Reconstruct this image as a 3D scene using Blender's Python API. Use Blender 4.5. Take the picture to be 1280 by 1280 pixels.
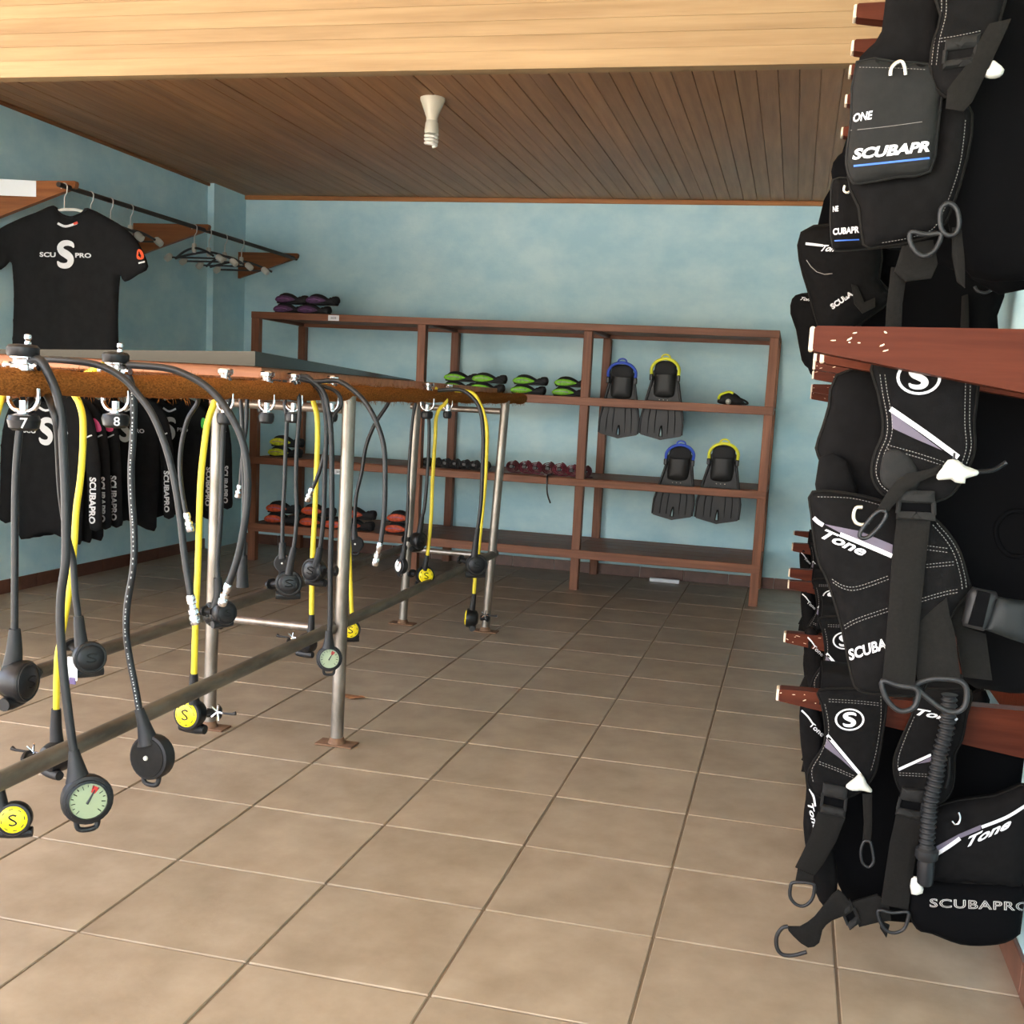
import bpy, math, random
import numpy as np
from mathutils import Vector, Matrix
from mathutils.geometry import delaunay_2d_cdt

# ------------------------------------------------------------------ scene, camera, light
for o in list(bpy.data.objects): bpy.data.objects.remove(o)
SC = bpy.context.scene
COL = SC.collection
random.seed(4); RNG = np.random.default_rng(7)
PI = math.pi
FPX = 1382.05; PPX, PPY = 15.883, 57.591
CAM = np.array([2.0394, -2.673, 1.3347])
YAW, PITCH, ROLL = -.231, -.141, .053
_f = np.array([math.sin(YAW)*math.cos(PITCH), math.cos(YAW)*math.cos(PITCH), math.sin(PITCH)])
_r = np.array([math.cos(YAW), -math.sin(YAW), 0.]); _u = np.cross(_r, _f)
CR = _r*math.cos(ROLL)+_u*math.sin(ROLL); CU = -_r*math.sin(ROLL)+_u*math.cos(ROLL); CF = _f
cam = bpy.data.cameras.new('camera'); camo = bpy.data.objects.new('camera', cam); COL.objects.link(camo)
cam.sensor_fit = 'HORIZONTAL'; cam.sensor_width = 36; cam.lens = FPX/1280*36
cam.shift_x = -PPX/1280; cam.shift_y = PPY/1280; cam.clip_start = .05
M = Matrix.Identity(4)
for i in range(3):
    M[i][0] = CR[i]; M[i][1] = CU[i]; M[i][2] = -CF[i]; M[i][3] = CAM[i]
camo.matrix_world = M
SC.camera = camo

w = bpy.data.worlds.new('sky'); SC.world = w; w.use_nodes = True
nt = w.node_tree; nt.nodes.clear()
bg = nt.nodes.new('ShaderNodeBackground'); out = nt.nodes.new('ShaderNodeOutputWorld')
sk = nt.nodes.new('ShaderNodeTexSky'); sk.sky_type = 'NISHITA'; sk.sun_disc = False
sk.sun_elevation = math.radians(58); sk.sun_rotation = math.radians(215); sk.air_density = 1.0; sk.dust_density = 4.0; sk.ozone_density = 1.0
bg.inputs['Strength'].default_value = .5
nt.links.new(sk.outputs[0], bg.inputs['Color'])
nt.links.new(bg.outputs[0], out.inputs[0])
sun = bpy.data.lights.new('sun', 'SUN'); sun.energy = 14.0; sun.angle = math.radians(3); sun.color = (1, .97, .92)
suno = bpy.data.objects.new('sun', sun); COL.objects.link(suno)
suno.rotation_euler = Vector((.45, .55, -1.25)).to_track_quat('-Z', 'Y').to_euler()
suno.location = (-3, -6, 8)
VS = SC.view_settings
VS.view_transform = 'Standard'; VS.look = 'None'; VS.gamma = 1; VS.use_curve_mapping = False
VS.exposure = 1.76

def un(x, y, ax, v):
    d = (x-640-PPX)/FPX*CR-(y-640-PPY)/FPX*CU+CF
    k = 'xyz'.index(ax)
    return CAM+d*((v-CAM[k])/d[k])

# ------------------------------------------------------------------ materials
MATS = {}
def lin(c):
    return tuple((v/12.92 if v <= .04045 else ((v+.055)/1.055)**2.4) for v in c)
def rgb(r, g, b): return lin((r/255, g/255, b/255))
def mat(name, col, rough=.6, metal=0., col2=None, scale=(8, 8, 8), det=4, bump=0., bscale=None, rnd=0., spec=.5, lo=.35, hi=.65, trans=0., emit=None, coat=0.):
    if name in MATS: return MATS[name]
    m = bpy.data.materials.new(name); m.use_nodes = True; t = m.node_tree; N = t.nodes
    b = N['Principled BSDF']
    b.inputs['Base Color'].default_value = (*col, 1); b.inputs['Roughness'].default_value = rough
    b.inputs['Metallic'].default_value = metal; b.inputs['Specular IOR Level'].default_value = spec
    b.inputs['Coat Weight'].default_value = coat
    if trans: b.inputs['Transmission Weight'].default_value = trans
    tc = N.new('ShaderNodeTexCoord'); mp = N.new('ShaderNodeMapping'); mp.inputs['Scale'].default_value = scale
    oi = N.new('ShaderNodeObjectInfo'); va = N.new('ShaderNodeVectorMath'); va.operation = 'ADD'
    ms = N.new('ShaderNodeMath'); ms.operation = 'MULTIPLY'; ms.inputs[1].default_value = 37.
    t.links.new(oi.outputs['Random'], ms.inputs[0]); t.links.new(tc.outputs['Object'], va.inputs[0]); t.links.new(ms.outputs[0], va.inputs[1])
    t.links.new(va.outputs[0], mp.inputs['Vector'])
    last = None
    if col2 is not None:
        n = N.new('ShaderNodeTexNoise'); n.inputs['Scale'].default_value = 1; n.inputs['Detail'].default_value = det; n.inputs['Roughness'].default_value = .6
        t.links.new(mp.outputs[0], n.inputs['Vector'])
        r = N.new('ShaderNodeValToRGB'); e = r.color_ramp.elements
        e[0].position = lo; e[0].color = (*col, 1); e[1].position = hi; e[1].color = (*col2, 1)
        t.links.new(n.outputs['Fac'], r.inputs[0]); last = r.outputs[0]
    if rnd:
        hs = N.new('ShaderNodeHueSaturation'); mr = N.new('ShaderNodeMapRange')
        mr.inputs['To Min'].default_value = 1-rnd; mr.inputs['To Max'].default_value = 1+rnd
        t.links.new(oi.outputs['Random'], mr.inputs[0]); t.links.new(mr.outputs[0], hs.inputs['Value'])
        if last: t.links.new(last, hs.inputs['Color'])
        else: hs.inputs['Color'].default_value = (*col, 1)
        last = hs.outputs[0]
    if last: t.links.new(last, b.inputs['Base Color'])
    if bump:
        n2 = N.new('ShaderNodeTexNoise'); n2.inputs['Scale'].default_value = 1; n2.inputs['Detail'].default_value = 6
        mp2 = N.new('ShaderNodeMapping'); mp2.inputs['Scale'].default_value = bscale or scale
        t.links.new(va.outputs[0], mp2.inputs['Vector']); t.links.new(mp2.outputs[0], n2.inputs['Vector'])
        bp = N.new('ShaderNodeBump'); bp.inputs['Strength'].default_value = bump; bp.inputs['Distance'].default_value = .01
        t.links.new(n2.outputs['Fac'], bp.inputs['Height']); t.links.new(bp.outputs[0], b.inputs['Normal'])
    if emit:
        b.inputs['Emission Color'].default_value = (*emit, 1); b.inputs['Emission Strength'].default_value = 1
    MATS[name] = m
    return m

def wood(name, c1, c2, axis, rough=.5, s=1., bump=.15, rnd=.1, coat=0., spec=.3):
    sc = [38*s]*3; sc['xyz'.index(axis)] = 2.2*s
    return mat(name, c1, rough, 0, c2, tuple(sc), 5, bump, tuple(v*2 for v in sc), rnd, lo=.3, hi=.7, coat=coat, spec=spec)

m_wall = mat('blue_wall_paint', rgb(178, 219, 230), .75, 0, rgb(206, 236, 240), (2.8, 2.8, 4.2), 8, .12, (60, 60, 60))
m_tile = mat('beige_floor_tile', rgb(135, 119, 99), .42, 0, rgb(160, 144, 123), (6, 6, 6), 9, .08, (34, 34, 34), .04, lo=.3, hi=.7)
m_grout = mat('grout', rgb(120, 104, 86), .9)
m_rtile = mat('brown_skirting_tile', rgb(92, 58, 46), .4, 0, rgb(112, 72, 56), (12, 12, 12), 4, 0, None, .06)
m_shX = wood('brown_shelf_wood_x', rgb(108, 66, 46), rgb(142, 92, 66), 'x', .5)
m_shZ = wood('brown_shelf_wood_z', rgb(108, 66, 46), rgb(144, 94, 68), 'z', .5)
m_shY = wood('brown_shelf_wood_y', rgb(92, 54, 38), rgb(122, 74, 52), 'y', .5)
m_ceil = wood('ceiling_board_wood', rgb(144, 102, 68), rgb(174, 130, 90), 'y', .5, .7, .1, .10)
m_beam = wood('pale_pine_beam', rgb(126, 100, 68), rgb(156, 130, 94), 'x', .55, .45, .06, .03)
m_trim = wood('ceiling_trim_wood', rgb(150, 98, 58), rgb(178, 122, 74), 'x', .5)
m_arm = wood('red_varnished_wood', rgb(64, 29, 19), rgb(84, 41, 27), 'x', .45, 1, .1, .08, 0., .06)
m_armend = wood('worn_bare_wood', rgb(196, 176, 150), rgb(228, 212, 190), 'x', .5)
m_wear = mat('worn_varnish_patch', rgb(206, 178, 150), .4)
m_brk = wood('bracket_wood', rgb(120, 70, 40), rgb(156, 98, 58), 'x', .4)
m_bdedge = wood('table_edge_wood', rgb(150, 92, 60), rgb(184, 122, 84), 'x', .45)
m_steel = mat('dull_galvanised_steel', rgb(122, 114, 104), .38, .75, rgb(158, 150, 140), (14, 14, 6), 5, .05, None, 0)
m_rail = mat('weathered_grey_pipe', rgb(84, 78, 70), .5, .5, rgb(120, 112, 100), (20, 5, 20), 5)
m_rust = mat('rust', rgb(96, 66, 46), .8, 0, rgb(122, 92, 66), (30, 30, 30))
m_coir = mat('coir_fibre', rgb(104, 62, 28), .95, 0, rgb(160, 100, 48), (260, 120, 260), 5, .5, (400, 160, 400), spec=.05)
m_chrome = mat('chrome', rgb(225, 225, 228), .12, 1.)
m_blk = mat('black_plastic', rgb(20, 20, 22), .38, spec=.35)
m_rub = mat('black_rubber', rgb(28, 28, 29), .5, spec=.35)
m_hose = mat('black_hose_rubber', rgb(26, 27, 29), .4, spec=.4)
m_yel = mat('yellow_hose', rgb(222, 200, 48), .45)
m_ycov = mat('yellow_cover', rgb(248, 224, 20), .35)
m_white = mat('white_plastic', rgb(196, 195, 186), .4)
m_print = mat('white_print', rgb(204, 204, 206), .6)
m_gface = mat('pale_green_dial', rgb(142, 154, 122), .35)
m_red = mat('red_mark', rgb(180, 40, 30), .5)
m_cord = mat('black_cordura', rgb(13, 12, 12), .85, 0, rgb(18, 17, 17), (60, 60, 60), 3, .1, (700, 700, 700), spec=.07)
m_cordg = mat('charcoal_nylon', rgb(23, 23, 22), .75, 0, rgb(28, 27, 26), (60, 60, 60), 3, .1, (700, 700, 700), spec=.2)
m_dark = mat('deep_black_mesh', rgb(6, 6, 7), .9, spec=.06)
m_web = mat('black_webbing', rgb(16, 15, 13), .8, 0, rgb(22, 20, 18), (200, 40, 200), 2, .1, (700, 700, 700), spec=.12)
m_stitch = mat('grey_stitching', rgb(120, 116, 112), .8)
m_purple = mat('grey_purple_patch', rgb(86, 78, 92), .7)
m_blue = mat('blue_print', rgb(44, 98, 190), .5)
m_tee = mat('black_lycra', rgb(22, 22, 23), .85, 0, rgb(27, 27, 28), (20, 20, 20), 3, spec=.12)
m_glass = mat('dark_polished_sheet', rgb(34, 33, 31), .08, 0, spec=.5, coat=.1)
m_fin = mat('black_fin_rubber', rgb(30, 30, 30), .45, 0, rgb(38, 38, 38), (9, 9, 9), spec=.3)
m_neo = mat('black_neoprene', rgb(20, 20, 22), .75)
m_paper = mat('white_paper', rgb(236, 238, 240), .7)
m_leaf = mat('dry_leaf', rgb(140, 92, 52), .8, 0, rgb(110, 70, 38), (60, 60, 60))
m_dirt = mat('dirt_stain', rgb(120, 98, 78), .9)
m_teal = mat('teal_paint_drip', rgb(140, 190, 190), .7)
def flat(name, r, g, b, rough=.5): return mat(name, rgb(r, g, b), rough)

# ------------------------------------------------------------------ mesh helpers
WL = {}
def link(o): COL.objects.link(o); return o
def thing(name, loc, label, cat, group=None):
    o = bpy.data.objects.new(name, None); link(o); o.location = Vector([float(v) for v in loc]); o.empty_display_size = .05
    o['label'] = label; o['category'] = cat
    if group: o['group'] = group
    WL[o.name] = np.array([float(v) for v in loc]); return o
def tag(o, label, cat, group=None):
    o['label'] = label; o['category'] = cat
    if group: o['group'] = group
    return o
def join(*gs):
    V, F = [], []
    for v, f in gs:
        k = len(V); V += [tuple(p) for p in v]; F += [tuple(i+k for i in q) for q in f]
    return V, F
def obj(name, g, m, parent=None, smooth=None, label=None, kind=None, origin=None):
    V, F = g
    V = np.array(V, float)
    off = WL[parent.name] if parent is not None else (np.array(origin, float) if origin is not None else np.zeros(3))
    me = bpy.data.meshes.new(name); me.from_pydata((V-off).tolist(), [], F); me.validate()
    if isinstance(m, (list, tuple)):
        for x in m: me.materials.append(x)
    else: me.materials.append(m)
    if smooth is not None:
        me.polygons.foreach_set('use_smooth', [True]*len(me.polygons)); me.set_sharp_from_angle(angle=math.radians(smooth))
    o = link(bpy.data.objects.new(name, me))
    if parent is not None: o.parent = parent
    elif origin is not None: o.location = origin
    WL[o.name] = off
    if label: o['label'] = label
    if kind: o['kind'] = kind
    return o
def dup(root, loc, label=None, group=None, rz=0, skip=()):
    r = root.copy(); link(r); r.location = loc; r.rotation_euler = (0, 0, rz)
    if label: r['label'] = label
    if group: r['group'] = group
    WL[r.name] = np.array(loc, float)
    for c in list(root.children):
        if c.name.split('.')[0] in skip: continue
        k = c.copy(); link(k); k.parent = r
        for d in list(c.children):
            e = d.copy(); link(e); e.parent = k
    return r
def box(a, b, bev=0.):
    x0, y0, z0 = a; x1, y1, z1 = b
    if bev <= 0:
        V = [(x0,y0,z0),(x1,y0,z0),(x1,y1,z0),(x0,y1,z0),(x0,y0,z1),(x1,y0,z1),(x1,y1,z1),(x0,y1,z1)]
        return V, [(0,3,2,1),(4,5,6,7),(0,1,5,4),(1,2,6,5),(2,3,7,6),(3,0,4,7)]
    return hull_box((x0,y0,z0),(x1,y1,z1),bev)
def hull_box(a, b, c):
    # box with chamfered edges (24 verts)
    V = []; idx = {}
    for sx in (0, 1):
        for sy in (0, 1):
            for sz in (0, 1):
                s = (sx, sy, sz)
                for k in range(3):
                    p = []
                    for j in range(3):
                        e = (a, b)[s[j]][j]
                        p.append(e if j == k else e+(c if s[j] == 0 else -c))
                    idx[(s, k)] = len(V); V.append(tuple(p))
    F = []
    for k in range(3):
        i, j = [q for q in range(3) if q != k]
        for sk in (0, 1):
            q = []
            for (u, v) in ((0,0),(1,0),(1,1),(0,1)):
                s = [0]*3; s[k] = sk; s[i] = u; s[j] = v; q.append(idx[(tuple(s), k)])
            F.append(tuple(q))
    for k in range(3):
        i, j = [q for q in range(3) if q != k]
        for u in (0, 1):
            for v in (0, 1):
                s0 = [0]*3; s0[i] = u; s0[j] = v; s1 = list(s0); s1[k] = 1
                F.append((idx[(tuple(s0), i)], idx[(tuple(s1), i)], idx[(tuple(s1), j)], idx[(tuple(s0), j)]))
    for sx in (0, 1):
        for sy in (0, 1):
            for sz in (0, 1):
                s = (sx, sy, sz); F.append(tuple(idx[(s, k)] for k in range(3)))
    # make outward
    ce = np.mean(np.array(V), 0); G = []
    for f in F:
        p = [np.array(V[i]) for i in f]; n = np.cross(p[1]-p[0], p[2]-p[0])
        G.append(f if n @ (np.mean(p, 0)-ce) > 0 else f[::-1])
    return V, G
def cr(pts, n=6, closed=False):
    P = [np.array(p, float) for p in pts]; out = []
    L = len(P)
    if L < 3 and not closed: return P
    for i in range(L if closed else L-1):
        if closed: p0, p1, p2, p3 = P[i-1], P[i], P[(i+1) % L], P[(i+2) % L]
        else: p0, p1, p2, p3 = P[max(i-1,0)], P[i], P[i+1], P[min(i+2,L-1)]
        for k in range(n):
            t = k/n
            out.append(.5*((2*p1)+(-p0+p2)*t+(2*p0-5*p1+4*p2-p3)*t*t+(-p0+3*p1-3*p2+p3)*t**3))
    if not closed: out.append(P[-1])
    return out
def tube(path, r, seg=8, closed=False, caps=True):
    P = [np.array(p, float) for p in path]; n = len(P); V = []; F = []
    rad = r if hasattr(r, '__len__') else [r]*n
    T = []
    for i in range(n):
        a = P[i-1] if (i > 0 or closed) else P[0]; b = P[(i+1) % n] if (i < n-1 or closed) else P[-1]
        t = b-a; L = np.linalg.norm(t); T.append(t/L if L > 1e-9 else np.array([0, 0, 1.]))
    up = np.array([0, 0, 1.]) if abs(T[0][2]) < .9 else np.array([1., 0, 0])
    nrm = np.cross(T[0], up); nrm /= np.linalg.norm(nrm)
    for i in range(n):
        nrm = nrm-T[i]*(nrm @ T[i]); nrm /= np.linalg.norm(nrm)+1e-12
        bn = np.cross(T[i], nrm)
        for k in range(seg):
            a = 2*PI*k/seg; V.append(tuple(P[i]+rad[i]*(math.cos(a)*nrm+math.sin(a)*bn)))
    for i in range(n if closed else n-1):
        j = (i+1) % n
        for k in range(seg):
            F.append((i*seg+k, i*seg+(k+1) % seg, j*seg+(k+1) % seg, j*seg+k))
    if caps and not closed:
        F.append(tuple(range(seg))[::-1]); F.append(tuple((n-1)*seg+k for k in range(seg)))
    return V, F
def frame(axis):
    a = np.array(axis, float); a /= np.linalg.norm(a)
    u = np.cross(a, (0, 0, 1.) if abs(a[2]) < .9 else (0, 1., 0)); u /= np.linalg.norm(u)
    return a, u, np.cross(a, u)
def lathe(prof, org, axis, seg=20, sx=1., sy=1.):
    # prof: list of (radius, height along axis)
    a, u, v = frame(axis); org = np.array(org, float); V = []; F = []
    for r, h in prof:
        for k in range(seg):
            t = 2*PI*k/seg; V.append(tuple(org+a*h+r*(sx*math.cos(t)*u+sy*math.sin(t)*v)))
    n = len(prof)
    for i in range(n-1):
        for k in range(seg):
            F.append((i*seg+k, i*seg+(k+1) % seg, (i+1)*seg+(k+1) % seg, (i+1)*seg+k))
    F.append(tuple(range(seg))[::-1]); F.append(tuple((n-1)*seg+k for k in range(seg)))
    return V, F
def prism(poly, ax, a, b):
    # poly: 2D points in the two other axes (in xyz order), extruded along ax from a to b
    n = len(poly); V = []
    for h in (a, b):
        for p in poly:
            q = list(p); q.insert('xyz'.index(ax), h); V.append(tuple(q))
    F = [tuple(range(n))[::-1], tuple(range(n, 2*n))]
    for i in range(n): F.append((i, (i+1) % n, n+(i+1) % n, n+i))
    ar = sum(poly[i][0]*poly[(i+1) % n][1]-poly[(i+1) % n][0]*poly[i][1] for i in range(n))
    if (ar > 0) == (ax == 'y'): F = [f[::-1] for f in F]
    return V, F
def xf(g, loc=(0, 0, 0), rot=None, s=1.):
    V = np.array(g[0], float)*s
    if rot is not None:
        R = np.array(Matrix.Rotation(rot[1], 3, rot[0])) if not isinstance(rot, np.ndarray) else rot
        V = V @ R.T
    return (V+np.array(loc)).tolist(), g[1]
def rotm(rx=0, ry=0, rz=0):
    from mathutils import Euler
    return np.array(Euler((rx, ry, rz)).to_matrix())

# ---- cushion panels: an outline in a (slanted) upright plane, filled, thickened and bulged
class Panel:
    def __init__(s, out, y0, k=0., t=.01, bulge=.0, D=.04, back=None, wr=0., wf=18., kz=0., bend=None):
        s.out = np.array(out, float); s.out[:, 0] = np.minimum(s.out[:, 0], 2.642); s.y0 = y0; s.k = k; s.t = t; s.b = bulge; s.D = D; s.bb = bulge*.5 if back is None else back
        s.x0 = s.out[:, 0].mean(); s.z0 = s.out[:, 1].mean(); s.wr = wr; s.wf = wf; s.kz = kz; s.bend = bend
        s.ph = RNG.uniform(0, 6, 6)
    def base(s, x, z):
        y = s.y0+s.k*(x-s.x0)+s.kz*(z-s.z0)
        if s.bend: y = y+s.bend*(x-s.x0)**2
        return y
    def dist(s, x, z):
        p = np.array([x, z]); a = s.out; b = np.roll(a, -1, 0); d = b-a
        t = np.clip(((p-a)*d).sum(1)/((d*d).sum(1)+1e-12), 0, 1)
        return float(np.sqrt(((a+d*t[:, None]-p)**2).sum(1)).min())
    def inside(s, x, z):
        a = s.out; b = np.roll(a, -1, 0); c = False
        for (x0, z0), (x1, z1) in zip(a, b):
            if (z0 > z) != (z1 > z) and x < (x1-x0)*(z-z0)/(z1-z0)+x0: c = not c
        return c
    def prof(s, d): q = 1-min(d/s.D, 1); return math.sqrt(max(0, 1-q*q))
    def wrk(s, x, z):
        if not s.wr: return 0
        p = s.ph; f = s.wf
        return s.wr*(math.sin(f*x+.35*f*z+p[0])*math.sin(.4*f*z+p[1])+.6*math.sin(1.7*f*x-.5*f*z+p[2])*math.sin(.3*f*z+p[3]))
    def front(s, x, z, d=None):
        if d is None: d = s.dist(x, z) if s.inside(x, z) else 0
        return s.base(x, z)-s.t/2-(s.b*s.prof(d)) + s.wrk(x, z)*min(1, d/.03+.3)
    def mesh(s, step=None):
        o = s.out; ext = max(np.ptp(o[:, 0]), np.ptp(o[:, 1])); st = step or max(ext/16, .008)
        vs = [Vector((float(p[0]), float(p[1]))) for p in o]; n = len(vs)
        if s.b or s.wr or s.bend:
            for x in np.arange(o[:, 0].min()+st*.5, o[:, 0].max(), st):
                for z in np.arange(o[:, 1].min()+st*.5, o[:, 1].max(), st):
                    if s.inside(x, z) and s.dist(x, z) > st*.35: vs.append(Vector((x, z)))
            # extra ring near the edge for a round border
            c = []
            for i in range(n):
                a, b, e = o[i-1], o[i], o[(i+1) % n]
                tt = e-a; L = np.linalg.norm(tt)
                if L < 1e-6: continue
                nn = np.array([-tt[1], tt[0]])/L
                for sg in (1, -1):
                    q = b+nn*sg*min(s.D*.25, st*.3)
                    if s.inside(*q) and s.dist(*q) > min(s.D*.2, st*.24): vs.append(Vector((float(q[0]), float(q[1]))))
        res = delaunay_2d_cdt(vs, [], [list(range(n))], 1, 1e-6)
        v2, _, f2 = res[0], res[1], res[2]; ov = res[3]
        V = []; m = len(v2); ds = []
        bd = {}
        for i, q in enumerate(v2):
            for k in ov[i]:
                if k < n: bd[k] = i
        for q in v2:
            d = s.dist(q.x, q.y); ds.append(d)
            V.append((q.x, s.front(q.x, q.y, d), q.y))
        for q, d in zip(v2, ds):
            V.append((q.x, s.base(q.x, q.y)+s.t/2+s.bb*s.prof(d)+s.wrk(q.x, q.y)*min(1, d/.03+.3), q.y))
        F = []; cnt = {}
        for f in f2:
            a, b, c = [v2[i] for i in f[:3]]
            ar = (b-a).cross(c-a)
            g = tuple(f) if ar > 0 else tuple(f[::-1])
            F.append(g); F.append(tuple(i+m for i in g[::-1]))
            for i in range(len(g)):
                e = (g[i], g[(i+1) % len(g)]); cnt[e] = 1
        for (i, j) in list(cnt):
            if (j, i) not in cnt: F.append((j, i, i+m, j+m))
        return V, F
    def on(s, px, py, eps=.0012):
        y = s.y0
        for _ in range(5):
            p = un(px, py, 'y', y); y = s.front(p[0], p[2])-eps
        return un(px, py, 'y', y)
    def at(s, x, z, eps=.0012): return np.array([x, s.front(x, z)-eps, z])
def slant(pts, y0, k=0.):
    # pixels -> (x,z) on the plane y = y0 + k*(x-x0); x0 from the mean on y0
    q = [un(x, y, 'y', y0) for x, y in pts]; x0 = np.mean([a[0] for a in q]); r = []
    for (x, y), a in zip(pts, q):
        yy = y0
        for _ in range(6): a = un(x, y, 'y', yy); yy = y0+k*(a[0]-x0)
        r.append((a[0], a[2]))
    return r
def ppanel(pts, y0, k=0., sm=3, **kw):
    p = cr([np.array(q, float) for q in pts], sm, True) if sm else pts
    return Panel(slant([tuple(q) for q in p], y0, k), y0, k, **kw)

def cdt_fill(pts, f, n=7):
    # fill a flat outline with small triangles so it can follow a curved surface
    o = np.array([tuple(q) for q in pts], float); st = max(np.ptp(o[:, 0]), np.ptp(o[:, 1]))/n
    Q = Panel(o, 0); vs = [Vector(p) for p in o.tolist()]; m = len(vs)
    den = []
    for i in range(m):
        a, b = o[i], o[(i+1) % m]; k = int(np.linalg.norm(b-a)/st)
        den.append(a.tolist()); den += [(a+(b-a)*j/(k+1)).tolist() for j in range(1, k+1)]
    vs = [Vector(p) for p in den]; m = len(vs)
    for x in np.arange(o[:, 0].min(), o[:, 0].max(), st):
        for z in np.arange(o[:, 1].min(), o[:, 1].max(), st):
            if Q.inside(x, z) and Q.dist(x, z) > st*.3: vs.append(Vector((x, z)))
    r = delaunay_2d_cdt(vs, [], [list(range(m))], 1, 1e-6)
    return [tuple(f(p.x, p.y)) for p in r[0]], [tuple(q) for q in r[2]]
def decal_poly(P, pts, eps=.0012, sub=0):
    return cdt_fill(pts, lambda x, y: P.on(x, y, eps))
def decal_strip(P, pts, w, eps=.0012, px=True, n=4, thick=.0008):
    # a narrow raised strip along a path lying on the panel; w in pixels (px) or metres
    p = cr([np.array(q, float) for q in pts], n) if len(pts) > 2 else [np.array(pts[0], float)+(np.array(pts[1], float)-np.array(pts[0], float))*t for t in np.linspace(0, 1, 6)]
    V, F = [], []
    for i, q in enumerate(p):
        a = p[max(i-1, 0)]; b = p[min(i+1, len(p)-1)]; d = b-a; d = d/(np.linalg.norm(d)+1e-9); nn = np.array([-d[1], d[0]])*w/2
        for sg in (1, -1):
            c = q+nn*sg; V.append(tuple(P.on(c[0], c[1], eps) if px else P.at(c[0], c[1], eps)))
    for i in range(len(p)-1): F.append((2*i, 2*i+1, 2*i+3, 2*i+2))
    return V, F
def dashes(P, pts, w, dash, gap, eps=.0012, px=True):
    p = cr([np.array(q, float) for q in pts], 12) if len(pts) > 2 else [np.array(pts[0], float), np.array(pts[1], float)]
    s = [0.]
    for a, b in zip(p[:-1], p[1:]): s.append(s[-1]+np.linalg.norm(b-a))
    gs = []; t = 0
    ev = lambda q: np.array([np.interp(q, s, [c[0] for c in p]), np.interp(q, s, [c[1] for c in p])])
    while t+dash < s[-1]:
        gs.append(decal_strip(P, [ev(t), ev(t+dash/2), ev(t+dash)], w, eps, px, 1)); t += dash+gap
    return join(*gs)

_TX = {}
def text_geo(body, bold=0., outline=0., shear=0., spacing=1., res=3):
    key = (body, bold, outline, shear, spacing)
    if key in _TX: return _TX[key]
    cu = bpy.data.curves.new('t', 'FONT'); cu.body = body; cu.offset = bold; cu.shear = shear; cu.resolution_u = res; cu.space_character = spacing
    if outline: cu.fill_mode = 'NONE'; cu.bevel_depth = outline; cu.bevel_resolution = 0
    o = link(bpy.data.objects.new('t', cu)); dg = bpy.context.evaluated_depsgraph_get(); dg.update()
    me = bpy.data.meshes.new_from_object(o.evaluated_get(dg))
    V = np.array([v.co[:] for v in me.vertices]); F = [tuple(p.vertices) for p in me.polygons]
    bpy.data.objects.remove(o); bpy.data.curves.remove(cu); bpy.data.meshes.remove(me)
    mn, mx = V[:, :2].min(0), V[:, :2].max(0)
    V = (V[:, :2]-mn)/(mx-mn)
    _TX[key] = (V, F); return _TX[key]
def text_on(P, body, org, u, v, px=True, eps=.0014, **kw):
    V, F = text_geo(body, **kw); o = np.array(org, float); u = np.array(u, float); v = np.array(v, float); W = []
    for a in V:
        q = o+u*a[0]+v*a[1]; W.append(tuple(P.on(q[0], q[1], eps) if px else P.at(q[0], q[1], eps)))
    return W, F
def s_emblem(P, c, rx, ry, px=True, ring=True, eps=.0014):
    # a round badge: ring with a heavy S cut by a slanting gap
    c = np.array(c, float); gs = []; sg = -1 if px else 1
    f = (lambda q: P.on(q[0], q[1], eps)) if px else (lambda q: P.at(q[0], q[1], eps))
    if ring:
        n = 28; V = []; F = []
        for k in range(n):
            a = 2*PI*k/n
            for r in (1., .86): V.append(tuple(f(c+np.array([rx*r*math.cos(a), ry*r*math.sin(a)]))))
        for k in range(n): j = (k+1) % n; F.append((2*k, 2*k+1, 2*j+1, 2*j))
        gs.append((V, F))
    k = .66 if ring else 1.
    sp = [(.66, .50), (.5, .74), (.16, .84), (-.22, .78), (-.44, .52), (-.3, .22), (.04, .02), (.34, -.22), (.4, -.52), (.2, -.78), (-.16, -.84), (-.48, -.74), (-.66, -.5)]
    wd = [.05, .17, .2, .22, .25, .27, .29, .27, .25, .22, .2, .17, .05]
    q = cr([(*p, w_) for p, w_ in zip(sp, wd)], 4); V = []
    for i, p in enumerate(q):
        d = q[min(i+1, len(q)-1)][:2]-q[max(i-1, 0)][:2]; d = d/np.linalg.norm(d)
        for e in (1, -1):
            a = p[:2]+np.array([-d[1], d[0]])*e*p[2]; V.append(tuple(f(c+np.array([a[0]*rx*k, sg*a[1]*ry*k]))))
    gs.append((V, [(2*i, 2*i+1, 2*i+3, 2*i+2) for i in range(len(q)-1)]))
    return join(*gs)

# ------------------------------------------------------------------ the setting
T = .45
XL, XR, YB, ZC = -2.58, 2.68, 5.98, 2.9
YF = -5.3          # right wall stretched unseen to here, cutting light from the right; the place is open towards the viewer
def struct(name, g, m, parent=None, **kw):
    o = obj(name, g, m, parent, **kw)
    if parent is None: o['kind'] = 'structure'
    return o
floor = struct('floor', box((-5.0, -7.2, -.12), (5.4, YB+.15, -.004)), m_grout)
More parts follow.
